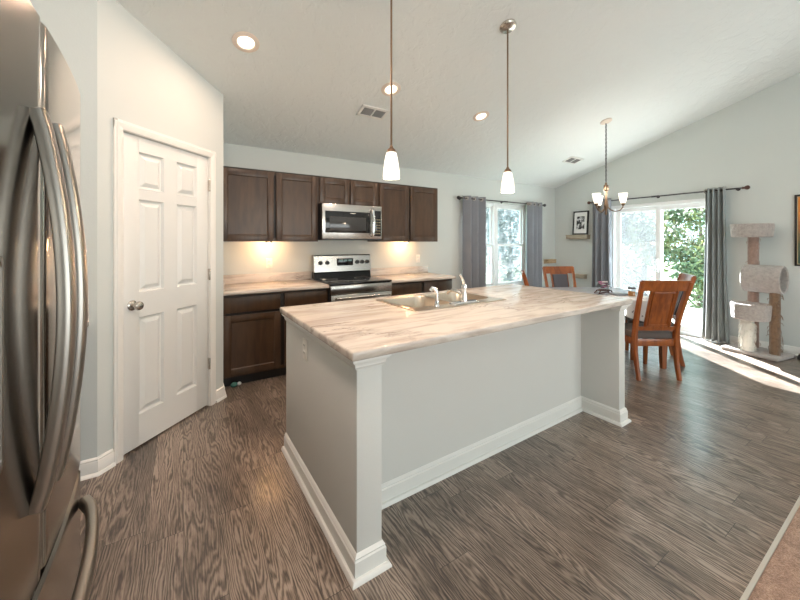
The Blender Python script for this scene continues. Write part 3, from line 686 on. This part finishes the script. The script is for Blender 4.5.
# ================================================================== FRIDGE
FY0, FY1, FS = .505, 1.330, .917
t = thing('refrigerator', 'stainless steel french door refrigerator with bowed fronts', 'refrigerator', (-.65, .92, 0.009)); o = t.location
def fx(y):                                   # plan curve of the bowed front
    u = (y - FS) / (FY1 - FS); return -.226 - .024 * u * u
MB(o).box(-1.06, -.32, FY0 + .005, FY1 - .005, .03, 1.765, .006).build('body', plain('fridge_side_grey', (.10, .095, .09), .45), t)
m = MB(o); m.box(-1.0, -.34, FY0 + .03, FY1 - .03, .009, .035); m.build('base_grille', M['black'], t)
def bowed(mb, ya, yb, z0, z1, n=24, r=.014):
    """door with a curved front and rounded edges, thickness back to x=-.31"""
    pts = []
    for k in range(5):
        a = R(90 * k / 4); pts.append((fx(ya + r) - r + r * math.sin(a), ya + r - r * math.cos(a)))
    for i in range(1, n): y = ya + r + (yb - ya - 2 * r) * i / n; pts.append((fx(y), y))
    for k in range(5):
        a = R(90 * k / 4); pts.append((fx(yb - r) - r + r * math.cos(a), yb - r + r * math.sin(a)))
    pts += [(-.312, yb), (-.312, ya)]
    L = [[(x + (-.006 if q else 0) * (x > -.3), y, z) for x, y in pts] for q, z in ((1, z0), (0, z0 + .006), (0, z1 - .006), (1, z1))]
    b = bmesh.new(); V = [[b.verts.new(p) for p in l] for l in L]; k = len(pts)
    for A, B in zip(V, V[1:]):
        for i in range(k): b.faces.new((A[i], A[(i + 1) % k], B[(i + 1) % k], B[i]))
    b.faces.new(V[0]); b.faces.new(V[-1]); bmesh.ops.recalc_face_normals(b, faces=b.faces[:]); mb._merge(b)
m = MB(o); bowed(m, FY0, FS - .003, .738, 1.795); ld = m.build('left_door', M['fridge'], t)
m = MB(o); bowed(m, FS + .003, FY1, .738, 1.795); rd = m.build('right_door', M['fridge'], t)
m = MB(o); bowed(m, FY0, FY1, .06, .722, 48); fd = m.build('freezer_drawer', M['fridge'], t)
def vhandle(y, par):
    P = []; N = 22
    for i in range(N + 1):
        s_ = i / N; z = .895 + (1.605 - .895) * s_; bow = (math.sin(PI * s_)) ** .82
        P.append((-.221 + .038 * bow, y, z))
    mm = MB(o); mm.tube(P, 1.0, 16, flat=(.012, .020, (1, 0, 0))); mm.build('door_handle', M['fridge_h'], par)
vhandle(.868, ld); vhandle(.962, rd)
P = [(-.232 + .055 * math.sin(PI * i / 22) ** .6, .56 + (1.275 - .56) * i / 22, .648) for i in range(23)]
m = MB(o); m.tube(P, 1.0, 16, flat=(.013, .017, (1, 0, 0))); m.build('drawer_handle', M['fridge_h'], fd)
m = MB(o); dp = rr(.575, .748, 1.03, 1.352, .018, 0); di = rr(.581, .742, 1.036, 1.346, .014, 0)
def onf(P, dx): return [(fx(p[0]) + dx, p[0], p[1]) for p in P]
loft(m, [onf(dp, -.004), onf(dp, .004), onf(di, .004), onf(di, -.001)], cap=False); m.build('dispenser_frame', M['fridge_h'], ld)
m = MB(o); loft(m, [onf(di, .001), onf(rr(.5815, .7415, 1.0365, 1.3455, .014, 0), .0015)]); m.build('dispenser_panel', M['fridge'], ld)

# ---- counter run between fridge and pantry (only its end shows)
t = thing('base_cabinet', 'dark base cabinet in the corner between refrigerator and pantry wall', 'cabinet', (-.8, 2.0, 0), 0, None); o = t.location
MB(o).box(XL + .003, -.52, 1.36, PA.y - .003, .10, .876, .002).build('body', M['cabbox'], t)
MB(o).box(XL + .003, -.58, 1.36, PA.y - .003, .001, .10).build('toe_kick', M['black'], t)
for a, b in ((1.38, 2.0), (2.02, 2.64)):
    MB(o).box(-.52, -.50, a, b, .118, .68, .004).build('door', M['cab'], t); MB(o).box(-.52, -.50, a, b, .705, .852, .004).build('drawer', M['cab'], t)
t = thing('countertop', 'laminate countertop beside the refrigerator ending at the pantry wall', 'countertop', (-.8, 2.0, .876)); o = t.location
MB(o).box(XL + .003, -.465, 1.36, PA.y - .002, .8765, .914, .008, 3).build('worktop', M['laminate'], t)
m = MB(o); m.box(XL + .003, -.468, PA.y - .022, PA.y - .002, .914, 1.012, .004); m.box(XL + .003, XL + .023, 1.36, PA.y - .022, .914, 1.012, .004); m.build('backsplash', M['laminate'], t)

# ================================================================== CEILING FIXTURES
SLM = Matrix.Rotation(-math.atan(SL), 4, 'X')
def sloped(name, label, cat, x, y, group=None):
    t = thing(name, label, cat, (x, y, zc(y)), 0, group); t.rotation_euler = (-math.atan(SL), 0, 0); return t
for x, y, lab in ((.394, 2.776, 'lit recessed ceiling light nearest the pantry door'), (1.686, 2.840, 'lit recessed ceiling light seen behind the left pendant rod'), (2.917, 2.871, 'lit recessed ceiling light seen left of the right pendant rod')):
    t = sloped('recessed_light', lab, 'ceiling light', x, y, 'recessed ceiling lights')
    MB().lathe([(.095, -.001), (.094, -.006), (.066, -.014), (.060, -.010), (.056, -.001)], n=36, closed=True).build('trim_ring', M['cantrim'], t)
    MB().lathe([(.058, -.002), (.056, -.007), (0, -.009)], n=32).build('lens', M['can'], t)
    l = add_light('can_light', 'AREA', (0, 0, -.02), 7.5, (1.0, .68, .50), shape='DISK', size=.13, specular_factor=.3); l.parent = t
def vent(x, y, w, d, label):
    t = sloped('ceiling_vent', label, 'vent', x, y, 'ceiling vents')
    m = MB(); 
    for a, b, c, e in ((-w / 2, w / 2, -d / 2, -d / 2 + .03), (-w / 2, w / 2, d / 2 - .03, d / 2), (-w / 2, -w / 2 + .03, -d / 2, d / 2), (w / 2 - .03, w / 2, -d / 2, d / 2), (-.008, .008, -d / 2, d / 2)): m.box(a, b, c, e, -.012, -.0005, .002)
    m.build('frame', M['trim'], t)
    MB().box(-w / 2 + .02, w / 2 - .02, -d / 2 + .02, d / 2 - .02, -.004, -.001).build('duct_opening', M['ventgrey'], t)
    for k in range(7):
        yy = -d / 2 + .036 + k * (d - .072) / 6
        MB().box(-w / 2 + .03, w / 2 - .03, -.001, .001, -.004, .004, M=Matrix.Translation((0, yy, -.008)) @ Matrix.Rotation(R(40), 4, 'X')).build('slat', M['ventgrey'], t)
vent(1.68, 3.20, .31, .17, 'white ceiling vent above the range seen left of the pendant rod')
vent(5.40, 3.26, .34, .18, 'white ceiling vent in front of the dining room corner')
def pendant(x, y, lab):
    z = zc(y); t = thing('pendant_light', lab, 'pendant light', (x, y, z), 0, 'pendant lights over the island')
    m = MB(); m.lathe([(.066, -.001), (.066, -.014), (.058, -.024), (.03, -.03), (.012, -.036), (0, -.037)], n=28, M=SLM); m.build('canopy', M['nickel'], t)
    zt = 1.955 - z
    MB().tube([(0, 0, -.03), (0, 0, zt - .01)], .0065, 10).build('rod', M['bronze'], t)
    MB().lathe([(.0, .022), (.009, .022), (.012, .012), (.024, .0), (.030, -.012), (.030, -.02), (0, -.02)], (0, 0, zt), 20).build('socket_cap', M['bronze'], t)
    MB().lathe([(.028, -.018), (.034, -.03), (.044, -.08), (.052, -.14), (.054, -.175), (.051, -.183), (.048, -.175), (.046, -.14), (.040, -.08), (.028, -.03), (.02, -.022)], (0, 0, zt), 28, closed=True).build('shade', M['shade'], t)
    l = add_light('bulb_light', 'POINT', (0, 0, zt - .24), 6, (1.0, .80, .56), shadow_soft_size=.05, specular_factor=.12); l.parent = t
pendant(1.113, 1.87, 'left pendant light with a frosted glass shade over the island')
pendant(2.225, 1.895, 'right pendant light whose round canopy shows on the ceiling')
# chandelier
cx, cy = 4.734, 2.40; z = zc(cy)
t = thing('chandelier', 'three arm chandelier with frosted shades over the dining table', 'chandelier', (cx, cy, z))
MB().lathe([(.07, -.001), (.07, -.012), (.055, -.022), (.012, -.03), (0, -.031)], n=28, M=SLM).build('canopy', M['cantrim'], t)
m = MB(); zz_ = -.03; k = 0
while z + zz_ > 2.15:
    P = []
    for i in range(10):
        a = 2 * PI * i / 10; dx, dz = .009 * math.cos(a), .017 * math.sin(a)
        P.append((dx, 0, zz_ - .015 + dz) if k % 2 == 0 else (0, dx, zz_ - .015 + dz))
    m.tube(P, .0026, 6, closed=True); zz_ -= .027; k += 1
m.tube([(0, 0, -.02), (0, 0, zz_)], .003, 6)
m.build('chain', M['darkmetal'], t)
b0 = 2.15 - z
MB().lathe([(0, .01), (.012, .005), (.014, -.02), (.028, -.03), (.030, -.09), (.026, -.10), (.016, -.11), (.014, -.20), (.022, -.25), (.030, -.29), (.028, -.32), (.014, -.35), (.010, -.38), (.016, -.40), (.012, -.42), (0, -.425)], (0, 0, b0), 24).build('column', M['bronze'], t)
for k, a in enumerate((-67, 53, 173)):
    a = R(a); ca, sa = math.cos(a), math.sin(a); P = []
    for r_, zq in ((.015, -.31), (.05, -.355), (.10, -.38), (.155, -.37), (.187, -.33), (.19, -.29)): P.append((r_ * ca, r_ * sa, b0 + zq))
    MB().tube(P, .007, 10).build('arm', M['bronze'], t)
    c_ = (.19 * ca, .19 * sa, b0 - .30)
    MB().lathe([(0, -.01), (.012, -.01), (.02, .005), (.027, .03), (0, .03)], c_, 16).build('socket', M['bronze'], t)
    MB().lathe([(.024, .02), (.032, .04), (.041, .08), (.048, .12), (.053, .15), (.049, .15), (.044, .12), (.036, .08), (.027, .04), (.02, .026)], c_, 24, closed=True).build('shade', M['shade'], t)
    l = add_light('bulb_light', 'POINT', (c_[0], c_[1], c_[2] + .20), 2.5, (1.0, .90, .78), shadow_soft_size=.04); l.parent = t

# ================================================================== CURTAINS
def curtain(label, p0, p1, nrm, ztop, zbot, folds, mat, flare=1.0, group=None, seed=1):
    """wavy panel hung between plan points p0,p1"""
    a, b = Vector(p0), Vector(p1); mid = (a + b) / 2; d = (b - a); n = Vector(nrm); rnd = random.Random(seed)
    t = thing('curtain', label, 'curtain', (mid.x, mid.y, zbot), 0, group); o = t.location
    ph = [rnd.uniform(-.5, .5) for _ in range(folds + 1)]
    def f(u, v):
        z = zbot + (ztop - zbot) * v; fl = 1 + (flare - 1) * (1 - v) ** 2
        amp = .046 + .010 * (1 - v)
        w = math.sin(2 * PI * folds * u + ph[min(folds, int(u * folds))] * (1 - v) * 1.2)
        uu = u + .012 * math.sin(4 * PI * folds * u)
        p = mid + d * (uu - .5) * fl
        q = n * (amp * w + .006 * math.sin(9 * u + 2 * v))
        return (p.x + q.x, p.y + q.y, z)
    m = MB(o); m.grid(f, folds * 16, 24); po = m.build('cloth', mat, t)
    for f_ in po.data.polygons: f_.use_smooth = True
    sm = po.modifiers.new('thickness', 'SOLIDIFY'); sm.thickness = .004; sm.offset = 0
    for k in range(folds * 2):
        u = (k + .5) / (2 * folds); u = k / (2 * folds) + .0001
        p = Vector(f(u + 1e-4, 1)); p2 = Vector(f(min(1, u + .01), 1)); tg = (p2 - p); tg.z = 0; tg.normalize()
        Mx = Matrix.Translation((p.x, p.y, ztop - .042)) @ tg.cross(Vector((0, 0, 1))).to_track_quat('Z', 'Y').to_matrix().to_4x4()
        m = MB(o); m.lathe([(.019, -.004), (.026, -.004), (.027, 0), (.026, .004), (.019, .004)], n=16, closed=True, M=Mx); m.build('grommet', M['nickel'], t)
    return t
def rod(label, a, b, finish, wall):
    """curtain rod between a and b with finials and wall brackets; wall = offset vector to wall"""
    a, b = Vector(a), Vector(b); d = (b - a).normalized(); c = (a + b) / 2
    t = thing('curtain_rod', label, 'curtain rod', c); o = t.location; w = Vector(wall)
    MB(o).tube([a, b], .0095, 12).build('rod', M['darkmetal'], t)
    MB(o).tube([c - d * .05, c + d * .05], .013, 12).build('joint_collar', M['darkmetal'], t)
    for e, s_ in ((a, -1), (b, 1)):
        q = d.to_track_quat('Z', 'Y').to_matrix().to_4x4() if s_ > 0 else (-d).to_track_quat('Z', 'Y').to_matrix().to_4x4()
        m = MB(o); m.lathe([(.010, 0), (.016, .004), (.016, .012), (.011, .018), (.022, .03), (.029, .048), (.024, .066), (.01, .075), (0, .076)], tuple(e), 16, q); m.build('finial', finish, t)
    for e in (a + d * .06, c, b - d * .06):
        m = MB(o); m.tube([e, e + w], .006, 8); m.tube([e + w * .93, e + w * .99], .022, 14); m.build('bracket', M['darkmetal'], t)
    return t
YC = YB - .10; XC = XR - .11
rod('dark curtain rod above the dining window', (3.685, YC, 2.065), (5.75, YC, 2.065), M['darkmetal'], (0, .10, 0))
rod('dark curtain rod with brown finials above the sliding door', (XC, 3.375, 2.075), (XC, 1.42, 2.075), M['finial'], (.11, 0, 0))
curtain('grey curtain hanging left of the dining window', (3.73, YC), (4.22, YC), (0, 1), 2.105, .03, 3, M['curtain'], 1.0, 'grey curtains', 3)
curtain('grey curtain hanging right of the dining window near the corner', (5.30, YC), (5.69, YC), (0, 1), 2.105, .03, 3, M['curtain'], 1.0, 'grey curtains', 5)
curtain('grey curtain hanging left of the sliding door', (XC, 3.36), (XC, 3.04), (1, 0), 2.115, .03, 3, M['curtain'], 1.1, 'grey curtains', 8)
curtain('slate grey curtain hanging right of the sliding door beside the cat tree', (XC, 1.795), (XC, 1.58), (1, 0), 2.115, .02, 4, M['curtain2'], 1.35, 'grey curtains', 11)

# ================================================================== DINING SET
YAW = R(-32.2)
Rv = Vector((math.cos(YAW), math.sin(YAW), 0)); Fv = Vector((-math.sin(YAW), math.cos(YAW), 0))
def RF(r, f, z=0): p = Rv * r + Fv * f; return (p.x, p.y, z)
tr_, tf_, th_ = 2.42, 4.17, .52
t = thing('dining_table', 'square wooden dining table with grey top under the chandelier', 'table', RF(tr_, tf_), YAW)
MB().box(-th_, th_, -th_, th_, .728, .755, .008).build('tabletop', M['tabletop'], t)
m = MB()
for a, b, c, d in ((-th_ + .05, th_ - .05, -th_ + .05, -th_ + .075), (-th_ + .05, th_ - .05, th_ - .075, th_ - .05), (-th_ + .05, -th_ + .075, -th_ + .05, th_ - .05), (th_ - .075, th_ - .05, -th_ + .05, th_ - .05)): m.box(a, b, c, d, .64, .728)
m.build('apron', M['cherry'], t)
for sx in (-1, 1):
    for sy in (-1, 1):
        m = MB(); x, y = sx * (th_ - .085), sy * (th_ - .085)
        loft(m, [[(x + a * h, y + b * h, zq) for a, b in ((-1, -1), (1, -1), (1, 1), (-1, 1))] for h, zq in ((.022, 0), (.026, .15), (.036, .60), (.036, .727))]); m.build('leg', M['cherry'], t)
def chair(label):
    """faces +Y; origin on the floor below the middle of the back legs"""
    t = thing('dining_chair', label, 'chair', (0, 0, 0), 0, 'dining chairs')
    hw = .205
    def back_y(z): return 0 if z < .45 else -.15 * ((z - .45) / .55) ** 1.15
    for s_ in (-1, 1):
        P = [(s_ * (hw - .004), -.055, 0), (s_ * (hw - .004), -.028, .12), (s_ * (hw - .002), -.004, .28), (s_ * hw, 0, .43)] + [(s_ * (hw + .022 * (z - .45) / .55), back_y(z), z) for z in (.58, .7, .82, .94, .985)]
        m = MB(); m.tube(P, [.9, .95, 1.05, 1.15, 1.1, 1.05, 1.0, .95, .95], 8, flat=(.024, .019, (0, 1, 0))); m.build('leg', M['cherry'], t)
        P = [(s_ * .195, .415, 0), (s_ * .197, .41, .2), (s_ * .198, .405, .39)]
        m = MB(); m.tube(P, [.75, .9, 1.1], 8, flat=(.024, .024, (0, 1, 0))); m.build('leg', M['cherry'], t)
    def bar(z0, z1, w0, w1, th=.026, curve=.0):
        def f(u, zq):
            ww = w0 + (w1 - w0) * (zq - z0) / (z1 - z0); x = (u - .5) * 2 * ww
            return x, back_y(zq) - curve * (1 - (2 * u - 1) ** 2), zq
        b = bmesh.new(); V = []
        for i in range(9):
            u = i / 8; A = f(u, z0); B = f(u, z1)
            V.append([b.verts.new(p) for p in ((A[0], A[1] - th / 2, A[2]), (B[0], B[1] - th / 2, B[2]), (B[0], B[1] + th / 2, B[2]), (A[0], A[1] + th / 2, A[2]))])
        for A, B in zip(V, V[1:]):
            for i in range(4): b.faces.new((A[i], B[i], B[(i + 1) % 4], A[(i + 1) % 4]))
        b.faces.new(V[0]); b.faces.new(V[-1]); bmesh.ops.recalc_face_normals(b, faces=b.faces[:]); m = MB(); m._merge(b); return m
    bar(.895, 1.0, hw + .012, hw + .028, .03, .012).build('top_rail', M['cherry'], t)
    bar(.485, .525, hw, hw, .024, .006).build('lower_rail', M['cherry'], t)
    # solid panel with raised border on its back, upholstered pad on its front, slots left and right
    pm = bar(.523, .897, .112, .118, .016, .008); pn = pm.build('back_panel', M['cherry'], t)
    for s_ in (-1, 1):
        P = [(s_ * (.118 + .006 * k / 4), back_y(.525 + .372 * k / 4) - .007, .525 + .372 * k / 4) for k in range(5)]
        MB().tube(P, 1.0, 8, flat=(.017, .009, (0, 1, 0))).build('slat', M['cherry'], t)
    for (xa_, za_, xb_, zb_) in ((-.098, .545, -.102, .878), (.098, .545, .102, .878), (-.098, .545, .098, .545), (-.102, .878, .102, .878)):
        MB().tube([(xa_ + (xb_ - xa_) * k / 4, back_y(za_ + (zb_ - za_) * k / 4) - .016, za_ + (zb_ - za_) * k / 4) for k in range(5)], 1.0, 8, flat=(.010, .007, (0, 1, 0))).build('panel_moulding', M['cherry'], t)
    pm = bar(.54, .885, .104, .108, .014, .008); q = pm.build('back_pad', M['greypad'], t); q.location = (0, .014, 0)
    m = MB()
    for a, b, c, d in ((-.19, .19, -.012, .012), (-.19, .19, .395, .418), (-.205, -.183, 0, .40), (.183, .205, 0, .40)): m.box(a, b, c, d, .325, .395, .004)
    m.build('seat_frame', M['cherry'], t)
    m = MB(); loft(m, [rr(-.20 - e, .20 + e, .012 - e * .3, .425 + e, .05, zq) for e, zq in ((.0, .396), (.012, .408), (.014, .434), (.004, .456), (-.03, .465))]); m.build('seat', M['seat'], t)
    return t
c1 = chair('cherry wood dining chair nearest the island with its back to the viewer')
def place(c, r, f, ang): c.location = RF(r, f); c.rotation_euler = (0, 0, YAW + R(ang))
specs = [(c1, None, 2.565, 3.46, 0), (None, 'cherry wood dining chair seen side-on nearest the sliding door', 3.16, 4.00, 64),
         (None, 'cherry wood dining chair facing the viewer on the far side of the table', 2.41, 5.08, 184), (None, 'cherry wood dining chair mostly hidden at the left of the dining table', 1.69, 4.30, -108)]
for c, lab, r_, f_, an in specs:
    if c is None: c = copy_tree(c1); c['label'] = lab
    place(c, r_, f_, an)
TT = .7555
t = thing('flower_bowl', 'glass bowl of pink and purple flowers on a dark wire stand', 'bowl', RF(2.42, 4.08, TT), YAW)
m = MB()
m.tube([(.07 * math.cos(2 * PI * i / 20), .05 * math.sin(2 * PI * i / 20), .045) for i in range(20)], .006, 8, closed=True)
for sx in (-1, 1):
    for sy in (-1, 1): m.tube([(sx * .06, sy * .035, .045), (sx * .075, sy * .04, .02), (sx * .09, sy * .05, .006)], .006, 8)
m.tube([(-.085, -.05, .012), (0, -.05, .03), (.085, -.05, .012)], .006, 8)
m.build('stand', M['finial'], t)
MB().lathe([(.0, .046), (.05, .046), (.072, .06), (.083, .09), (.084, .13), (.078, .145), (.074, .145), (.08, .13), (.079, .09), (.068, .064), (.0, .05)], n=28).build('glass', M['jar'], t)
rnd = random.Random(3)
pk = plain('pink_petals', srgb(196, 130, 170), .7); pp = plain('purple_petals', srgb(90, 30, 60), .7); wt = plain('white_petals', srgb(235, 225, 232), .7)
for i in range(16):
    a = rnd.uniform(0, 6.28); r_ = rnd.uniform(0, .058); mm = MB(); zc_ = rnd.uniform(.075, .15)
    for k in range(5): mm.sphere((r_ * math.cos(a) + .011 * math.cos(k * 1.257), r_ * math.sin(a) + .011 * math.sin(k * 1.257), zc_), .012, (1, 1, .6), 8)
    mm.build('flower', (pk, pp, wt)[i % 3], t)
t = thing('candle_jar', 'small amber candle jar with dark lid on the dining table', 'jar', RF(2.60, 3.86, TT + .005), YAW)
MB().lathe([(.034, 0), (.037, .004), (.037, .075), (.033, .082), (.030, .082), (.034, .072), (.034, .006), (0, .005)], n=24).build('glass', M['jar'], t)
MB().lathe([(0, .006), (.033, .006), (.033, .055), (0, .055)], n=24).build('wax', plain('amber_wax', srgb(176, 120, 60), .5), t)
MB().lathe([(.036, .0825), (.037, .088), (.037, .102), (.034, .105), (0, .105)], n=24).build('lid', plain('grey_lid', (.12, .12, .13), .4), t)
tag(MB(RF(2.52, 3.95, TT + .005)).box(-.09, .09, -.06, .06, 0, .022, .006, M=AT(RF(2.52, 3.95, TT + .005), YAW + .1)).build('closed_book', plain('grey_book', srgb(150, 155, 162), .5)), 'thin grey book lying flat beside the candle jar', 'book')
# white patterned cloth over the near edge of the table
def rf(u, v):
    x = -.03 + .38 * u; s_ = v * .62
    if s_ < .34: y, zq = -th_ + .34 - s_, .758
    else:
        k = s_ - .34; y, zq = -th_ - .012 - .01 * math.sin(u * 12) * min(1, k * 6), .752 - k * (.62 + .38 * u)
    return (x, y, zq)
def cloth_mat():
    t = NT('white_cloth_with_grey_motifs'); vo = t.n('ShaderNodeTexVoronoi'); t.t.links.new(t.coord(), vo.inputs['Vector']); vo.inputs['Scale'].default_value = 22
    t.set(color=t.ramp(vo.outputs['Distance'], [(0.16, srgb(150, 150, 155)), (0.22, srgb(238, 238, 238))]), rough=.9); return t.m
to = MB().grid(rf, 20, 40).build('table_runner', cloth_mat()); to.location = RF(tr_, tf_); to.rotation_euler = (0, 0, YAW)
sm = to.modifiers.new('thickness', 'SOLIDIFY'); sm.thickness = .003
tag(to, 'white cloth with grey motifs hanging over the near edge of the dining table', 'table runner')

# ================================================================== CAT TREE
ca = R(-99.8)                                # local x along the base towards the viewer's right, y away from the viewer
t = thing('cat_tree', 'beige plush cat tree with tray, tunnel and lower bed by the right wall', 'cat tree', (5.967, 1.244, 0), ca)
u_ = Vector((math.cos(ca), math.sin(ca), 0))
MB().box(-.265, .265, -.205, .205, .001, .045, .014, 3).build('base', M['plush'], t)
def post(name, mat, x, y, z0, z1, r, sh=0, n=22, seed=0):
    rnd = random.Random(seed); prof = []; N = 26
    for i in range(N + 1): prof.append((r * (1 + (.05 if sh == 0 else .0) * (i % 2)), z0 + (z1 - z0) * i / N))
    m = MB(); m.lathe(prof, (x, y, 0), n)
    for i in range(sh):
        a = rnd.uniform(0, 6.28); zq = rnd.uniform(z0 + .03, z1 - .01); l = rnd.uniform(.02, .07); c, s_ = math.cos(a), math.sin(a)
        m.tube([(x + c * r * .97, y + s_ * r * .97, zq), (x + c * (r + .014), y + s_ * (r + .014), zq - l * .3), (x + c * (r + .016) + rnd.uniform(-.01, .01), y + s_ * (r + .016) + rnd.uniform(-.01, .01), zq - l)], [.004, .0035, .001], 4)
    return m.build(name, mat, t)
post('tall_post', M['pinkplush'], -.07, .10, .045, 1.50, .052, 30, seed=2)
post('shaggy_post', M['shag'], -.037, -.121, .045, .435, .062, 150, seed=3)
post('sisal_post', M['sisal'], .178, -.041, .045, .80, .047, 70, seed=4)
def tray(name, x, y, z0, z1, rx, ry, mat):
    m = MB(); n = 40
    def ell(k, zq): return [(x + (rx + k) * math.cos(2 * PI * i / n), y + (ry + k) * math.sin(2 * PI * i / n), zq) for i in range(n)]
    loft(m, [ell(-.10, z0), ell(-.022, z0), ell(-.012, z0 + .012), ell(0, z1 - .015), ell(-.004, z1), ell(-.02, z1 + .002), ell(-.03, z1 - .01), ell(-.05, z0 + .04), ell(-.10, z0 + .035)])
    m.bm.faces.new([m.bm.verts.new(p) for p in ell(-.10, z0)][::-1])
    return m.build(name, mat, t)
tray('top_tray', -.07, .06, 1.43, 1.595, .20, .20, M['plush'])
tray('lower_bed', -.01, -.105, .43, .62, .185, .185, M['plush'])
# tunnel: thick open cylinder, axis along local x
m = MB(); TM = Matrix.Translation((.08, -.03, .925)) @ Matrix.Rotation(R(6), 4, 'Z') @ Matrix.Rotation(R(90), 4, 'Y')
m.lathe([(.156, -.17), (.166, -.162), (.168, 0), (.166, .162), (.156, .17), (.142, .162), (.140, 0), (.142, -.162)], n=40, M=TM, closed=True); m.build('tunnel', M['plush'], t)

# ================================================================== WALL THINGS
def wshelf(label, loc, rz, w, mat, d=.11):
    """small plank shelf; wall behind at local +y"""
    t = thing('wall_shelf', label, 'shelf', loc, rz, 'small wooden wall shelves')
    MB().box(-w / 2, w / 2, -d, 0, -.018, 0, .003).build('plank', mat, t)
    MB().box(-w / 2 + .01, w / 2 - .01, -.022, 0, -.085, -.0185, .003).build('back_rail', mat, t)
    MB().box(-w / 2 + .006, w / 2 - .006, -d + .003, -d + .018, -.075, -.0185, .003).build('fascia', mat, t)
    for s_ in (-1, 1):
        m = MB(); m.prism([(-d + .02, -.0185), (-.0225, -.0185), (-.0225, -.075)], 'x', s_ * (w / 2 - .03) - .008, s_ * (w / 2 - .03) + .008); m.build('bracket', mat, t)
    return t
wshelf('weathered wooden shelf on the right wall holding a framed photo', (XR - .001, 3.66, 1.505), R(-90), .42, M['shelf_grey'])
wshelf('small light wooden shelf on the back wall beside the right window curtain', (6.03, YB - .001, 1.035), 0, .26, M['lightwood'])
wshelf('small grey wooden shelf low on the right wall below the framed photo', (XR - .001, 3.62, .775), R(-90), .22, M['shelf_grey'])
t = thing('photo_frame', 'small black framed black and white photo standing on the wall shelf', 'picture frame', (XR - .062, 3.615, 1.5065), R(-90))
w, h = .29, .44; TL = Matrix.Rotation(R(-5), 4, 'X')
m = MB()
for a, b, c, d in ((-w / 2, w / 2, 0, .025), (-w / 2, w / 2, h - .025, h), (-w / 2, -w / 2 + .025, 0, h), (w / 2 - .025, w / 2, 0, h)): m.box(a, b, -.012, .012, c, d, .002, M=TL)
m.build('frame', M['blackframe'], t)
MB().box(-w / 2 + .02, w / 2 - .02, -.004, .008, .02, h - .02, M=TL).build('mat_board', plain('white_mat', srgb(232, 232, 230), .7), t)
def bw_mat():
    t = NT('black_and_white_photo'); f = t.noise(t.coord((9, 9, 6)), 2.0, 3, .55)
    t.set(color=t.ramp(f, [(0.42, (.02, .02, .02)), (0.5, (.25, .25, .25)), (0.58, (.75, .75, .75))]), rough=.5); return t.m
MB().box(-.075, .075, -.006, -.003, .10, h - .10, M=TL).build('print', bw_mat(), t)
# framed picture at the right edge
t = thing('framed_picture', 'dark framed orange and green picture on the right wall', 'picture', (XR - .001, .66, 1.08), R(-90))
w, h = .64, .86; m = MB()
for a, b, c, d in ((-w / 2 + .022, w / 2 - .022, 0, .022), (-w / 2 + .022, w / 2 - .022, h - .022, h), (-w / 2, -w / 2 + .022, 0, h), (w / 2 - .022, w / 2, 0, h)): m.box(a, b, -.018, 0, c, d, .003)
m.build('frame', M['blackframe'], t)
m = MB()
for a, b, c, d in ((-w / 2 + .028, w / 2 - .028, .022, .028), (-w / 2 + .028, w / 2 - .028, h - .028, h - .022), (-w / 2 + .022, -w / 2 + .028, .022, h - .022), (w / 2 - .028, w / 2 - .022, .022, h - .022)): m.box(a, b, -.014, -.002, c, d)
m.build('inner_fillet', plain('fillet_cream', srgb(196, 176, 140), .5), t)
def art_mat():
    t = NT('abstract_orange_green'); tc = t.n('ShaderNodeTexCoord'); sp = t.n('ShaderNodeSeparateXYZ'); t.t.links.new(tc.outputs['Object'], sp.inputs[0])
    f = t.noise(t.coord(), 14, 4, .6); g = t.math('ADD', t.math('DIVIDE', sp.outputs[2], .86), t.math('MULTIPLY_ADD', f, .5, -.25))
    t.set(color=t.ramp(g, [(0.1, srgb(60, 90, 75)), (0.35, srgb(96, 104, 72)), (0.55, srgb(176, 110, 66)), (0.8, srgb(204, 128, 50))]), rough=.5); return t.m
MB().box(-w / 2 + .026, w / 2 - .026, -.011, -.002, .026, h - .026).build('print', art_mat(), t)
# small things on the floor
t = thing('pet_bowl', 'small black bowl on the floor against the right wall', 'bowl', (6.10, .845, .001))
MB().lathe([(.085, 0), (.09, .01), (.075, .06), (.07, .06), (.065, .02), (0, .016)], n=28).build('dish', M['black'], t)
t = thing('plush_toy', 'tiny teal and white toy on the floor at the pantry end of the cabinets', 'toy', (.405, 3.585, .001), R(20))
m = MB(); m.sphere((0, 0, .022), .022, (1.5, 1, 1)); m.build('body', plain('teal_cloth', srgb(70, 120, 110), .8), t)
m = MB(); m.sphere((.05, .0, .017), .017, (1.2, 1, 1)); m.build('head', M['cloth'], t)
